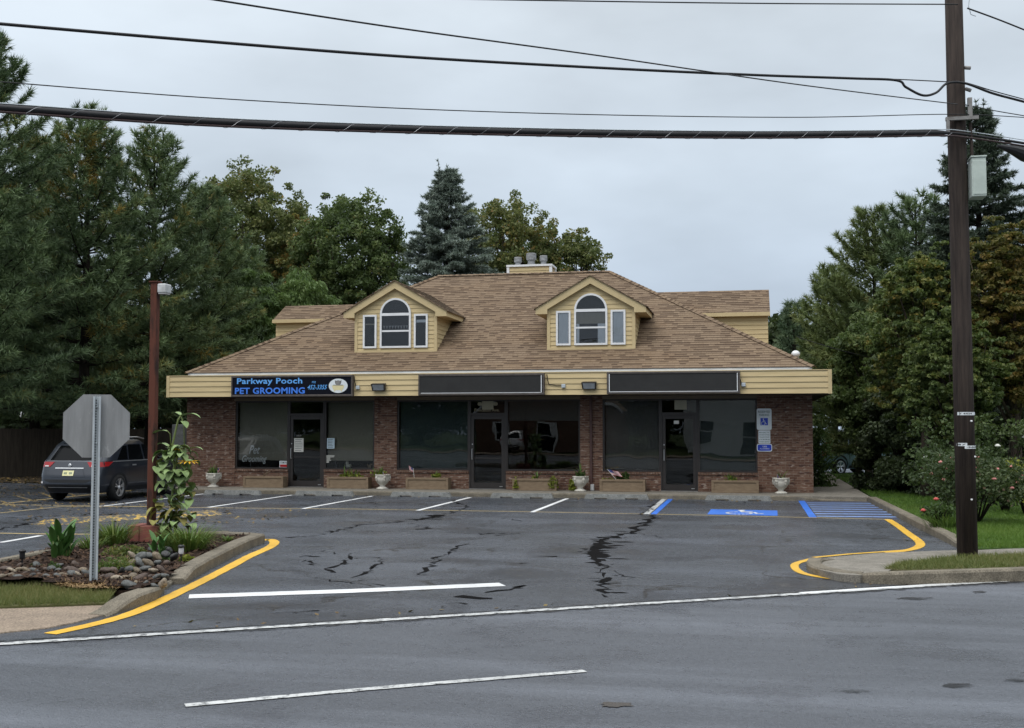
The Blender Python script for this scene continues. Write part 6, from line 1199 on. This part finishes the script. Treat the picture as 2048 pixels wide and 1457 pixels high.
conifer('spruce_tree','blue spruce rising behind the roof ridge', at(893,54), hz(330,54), 150/FPX*54, hz(700,54), 21, L_spruce, 'spruce', K=14, L=.17, wd=.045, whorl=.40, nb=10, dens=1.6)
deciduous('oak_tree','open-branched oak right of the blue spruce','tree', at(1015,62), hz(368,62), 108/FPX*62, hz(640,62), 360, 75, .165, L_oak, 16, lobes=.18, cl=(.08,.16), tints=(.2,.85), group='broadleaf trees behind the building')
deciduous('oak_tree','small rounded oak behind the chimney vents','tree', at(1148,62), hz(450,62), 82/FPX*62, hz(640,62), 260, 70, .16, L_oak, 17, lobes=.2, cl=(.09,.17), group='broadleaf trees behind the building')
deciduous('oak_tree','dark oak filling the gap between the spruce and the chimney','tree', at(1075,66), hz(440,66), 70/FPX*66, hz(660,66), 260, 80, .16, L_maple, 18, lobes=.18, cl=(.08,.16), group='broadleaf trees behind the building')
# dark backdrop beyond the left fence
for k, (px, D, top, r) in enumerate(((30,60,560,200),(220,62,560,190),(390,60,600,170))):
    deciduous('backdrop_tree', ('dark leafy tree beyond the fence at the far left','dark leafy tree beyond the fence behind the SUV','dark leafy tree beyond the fence near the building')[k], 'tree', at(px,D), hz(top,D), r/FPX*D, .4, 70, 200, .42, L_dark, 30+k, group='dark trees beyond the fence', bark=M_barkd)
# right side
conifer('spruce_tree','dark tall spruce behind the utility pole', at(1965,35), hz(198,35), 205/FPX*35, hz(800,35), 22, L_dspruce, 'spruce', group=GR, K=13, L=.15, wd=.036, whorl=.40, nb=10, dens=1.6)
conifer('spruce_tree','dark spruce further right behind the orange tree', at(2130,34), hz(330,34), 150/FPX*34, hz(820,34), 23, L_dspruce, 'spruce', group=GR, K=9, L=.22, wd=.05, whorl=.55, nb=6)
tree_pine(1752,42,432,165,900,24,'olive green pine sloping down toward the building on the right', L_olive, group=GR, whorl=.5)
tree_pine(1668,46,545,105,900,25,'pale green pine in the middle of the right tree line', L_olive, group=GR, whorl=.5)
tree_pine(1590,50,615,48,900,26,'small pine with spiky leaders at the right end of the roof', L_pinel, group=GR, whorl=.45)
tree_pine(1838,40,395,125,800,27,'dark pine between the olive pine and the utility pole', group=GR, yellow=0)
GLo = 'yellowing broadleaf trees on the right'
deciduous('locust_tree','olive and yellow tree left of the utility pole','tree', at(1850,30), hz(475,30), 125/FPX*30, hz(880,30), 950, 58, .105, L_locust, 41, lobes=.2, cl=(.045,.11), flat=.5, tints=(.0,.75), group=GLo)
deciduous('locust_tree','orange tinged tree at the right edge of the photo','tree', at(2030,29), hz(425,29), 135/FPX*29, hz(850,29), 950, 58, .105, L_orange, 42, lobes=.2, cl=(.045,.11), flat=.5, tints=(.0,.7), group=GLo)
deciduous('locust_tree','low yellow-green tree in front of the dark yews','tree', at(1905,27), hz(610,27), 120/FPX*27, hz(890,27), 700, 56, .095, L_locust, 43, lobes=.2, cl=(.045,.11), flat=.5, tints=(.0,.45), group=GLo)
deciduous('yew_tree','large dark yew on the lawn, lower branches touching the grass','tree', at(1800,33), hz(640,33), 88/FPX*33, -1.6, 110, 420, .12, L_dark, 44, lobes=.2, bark=M_barkd, group='dark evergreens on the lawn')
deciduous('yew_tree','dark evergreen behind the rose bush','tree', at(1900,31), hz(720,31), 120/FPX*31, -1.6, 100, 420, .12, L_dark, 45, lobes=.2, bark=M_barkd, group='dark evergreens on the lawn')
deciduous('yew_tree','dark evergreen at the right edge behind the shrubs','tree', at(2060,31), hz(760,31), 110/FPX*31, -1.6, 90, 400, .12, L_dark, 46, lobes=.2, bark=M_barkd, group='dark evergreens on the lawn')
deciduous('side_tree','leafy green tree at the right corner of the building','tree', at(1715,41), hz(690,41), 75/FPX*41, 2.3, 60, 260, .12, L_shrub, 47, lobes=.25, tints=(.0,.7))
deciduous('side_tree','taller dark tree overhanging the blue-grey minivan','tree', at(1735,37), hz(620,37), 90/FPX*37, 1.6, 90, 300, .13, L_maple, 48, lobes=.25)
o = thing('corner_shrub', 'bright green shrub against the right wall of the building', 'shrub', (2.05,36.4,0)); shrubmesh(o, 'leaves', (2.05,36.4,.1), (.5,.7,2.2), 3200, .09, L_shrub, 49, lumps=26); MB().tube([(2.05,36.4,0),(2.05,36.4,1.6)], [.05,.015], 6).build('stem', M_barkd, o)
for k, (px, D, top, r) in enumerate(((1600,66,640,150),(1800,64,560,190),(2050,62,520,190))):
    deciduous('backdrop_tree', ('dark leafy tree far behind the right end of the building','dark leafy tree far behind the olive pine','dark leafy tree far behind the orange tree')[k], 'tree', at(px,D), hz(top,D), r/FPX*D, .4 if k else 3.2, 70, 200, .42, L_dark, 60+k, group='dark trees in the right distance', bark=M_barkd)
# shrubs on the lawn
def flowers(root, pts, r, mat, name='flower'):
    for p in pts:
        m = MB().ball(p, (r,r,r*.75), 9, 6)
        for k in range(5): a = k*1.257; m.ball((p[0]+r*.7*cos(a), p[1]+r*.7*sin(a), p[2]-r*.1), (r*.6,r*.6,r*.35), 7, 5)
        m.build(name, mat, root, True)
def rosebush(px, py, D, w_, top, label, seed, mat, n, size, open_base=True, nm='rose_bush', cat='bush'):
    x, y = at(px, D); H = hz(top, D); o = thing(nm, label, cat, (x,y,.09)); rng = np.random.default_rng(seed); R = w_/2; C = []
    st = MB()
    for k in range(26):
        a = rng.random()*6.28; r = R*(.25+.75*rng.random()**.6); z = .35+(H-.45)*(.3+.7*rng.random()) - .18*r; C.append((r*cos(a)*.9, r*sin(a)*.9, z)); st.tube([(x+.06*cos(a),y+.06*sin(a),.07), (x+r*.35*cos(a),y+r*.35*sin(a),z*.55), (x+r*.9*cos(a),y+r*.9*sin(a),z+.05)], [.018,.012,.005], 5)
    st.build('stems', M_barkd, o, True); C = np.array(C); idx = rng.integers(0, 26, n); P_ = C[idx] + np.clip(rng.normal(size=(n,3)), -1.7, 1.7)*np.array([.17,.17,.13])*R*1.1; tl = .1+.75*rng.random(26)
    link('leaves', np_mesh('rose_leaves', leaf_cards(P_-np.array([0,0,.09]), size, rng, .5, .6), 4, tl[idx]+rng.normal(size=n)*.15, mat), o); return o, x, y, C
o, x, y, C = rosebush(1945,1055,22.0,1.95,893,'pink rose bush on the lawn behind the utility pole',71,L_rose,8200,.07); rd = random.Random(8)
flowers(o, [(x+c[0]*1.1, y+c[1]*1.1-.1, c[2]+.08) for c in C], .036, M_pink); flowers(o, [(x+C[1][0], y+C[1][1]-.25, C[1][2])], .04, M_redp)
o, x, y, C = rosebush(1872,1050,20.8,.62,995,'low red rose beside the lawn kerb',72,L_shrub,620,.06,nm='low_rose'); flowers(o, [(x-.28,y-.15,.42),(x-.05,y-.1,.62)], .04, M_redp)
rd = random.Random(2); c = (*at(1888,20.5), .09); ob = thing('lawn_daylily', 'grassy clump beside the low red rose on the lawn', 'plant', c); m = MB(); tint = []
for k in range(170): a = rd.random()*6.28; q = .35*rd.random(); m.leaf((c[0]+q*cos(a), c[1]+q*sin(a)*.6, c[2]), (cos(a)*.5, sin(a)*.5, rd.uniform(.6,1.4)), .36*rd.uniform(.6,1.1), .016, rd.uniform(.9,1.9), 4); tint += [.1+.5*rd.random()]*15
mo = m.build('leaves', L_lily, ob); at_ = mo.data.attributes.new('tint','FLOAT','POINT'); at_.data.foreach_set('value', tint[:len(mo.data.vertices)])
o, x, y, C = rosebush(1893,1000,25.5,1.7,825,'tall leafy shrub with white blooms left of the utility pole',73,L_shrubd,2600,.085,nm='flowering_shrub',cat='shrub'); flowers(o, [(x+c[0], y+c[1]-.1, c[2]+.12) for c in C[:4]], .045, M_wpetal)
o, x, y, C = rosebush(2005,1000,25.0,1.3,832,'leafy shrub with white blooms right of the utility pole',74,L_shrubd,1900,.085,nm='flowering_shrub',cat='shrub'); flowers(o, [(x+c[0], y+c[1]-.1, c[2]+.12) for c in C[:2]], .05, M_wpetal)
o, x, y, C = rosebush(2050,1010,24.0,1.2,915,'light green bush at the right edge of the lawn',75,L_lime,2200,.08,nm='low_bush')

# ================================================================== ACROSS THE STREET (seen in the shop windows, with an added tree row)
hb = er(-27,-25); house('brick_house', 'brick house with white gable trim across the street', hb[0], hb[1], 11, 8, 3.4, M_brick, -1)
hb2 = er(-12,-30); house('brick_house', 'white gabled house further along the street', hb2[0], hb2[1], 9, 8, 4.6, M_white, -1)
v2 = er(-22,-15); vehicle('parked_suv', 'white SUV parked across the street', v2[0], v2[1], M_wcar, flip=-1)
tr0 = deciduous('added_tree', 'tree added across the road to darken window reflections, first from the left', 'tree', er(-112,-36), 11, 7.0, .2, 90, 260, .38, L_maple, 80, group='trees added to darken the window reflections'); nth = ['second','third','fourth','fifth','sixth','seventh','eighth','ninth','tenth','eleventh','twelfth','thirteenth','fourteenth']  # tree row added out of view, keeps bright sky out of the window reflections
for k in range(13):
    c = copy_tree(tr0); p_ = er(-112+(k+1)*10.5, -36-(k % 3)*3); c.location = (p_[0], p_[1], 0); c.rotation_euler = (0,0,k*1.1); c['label'] = 'tree added across the road to darken window reflections, %s from the left' % nth[k]
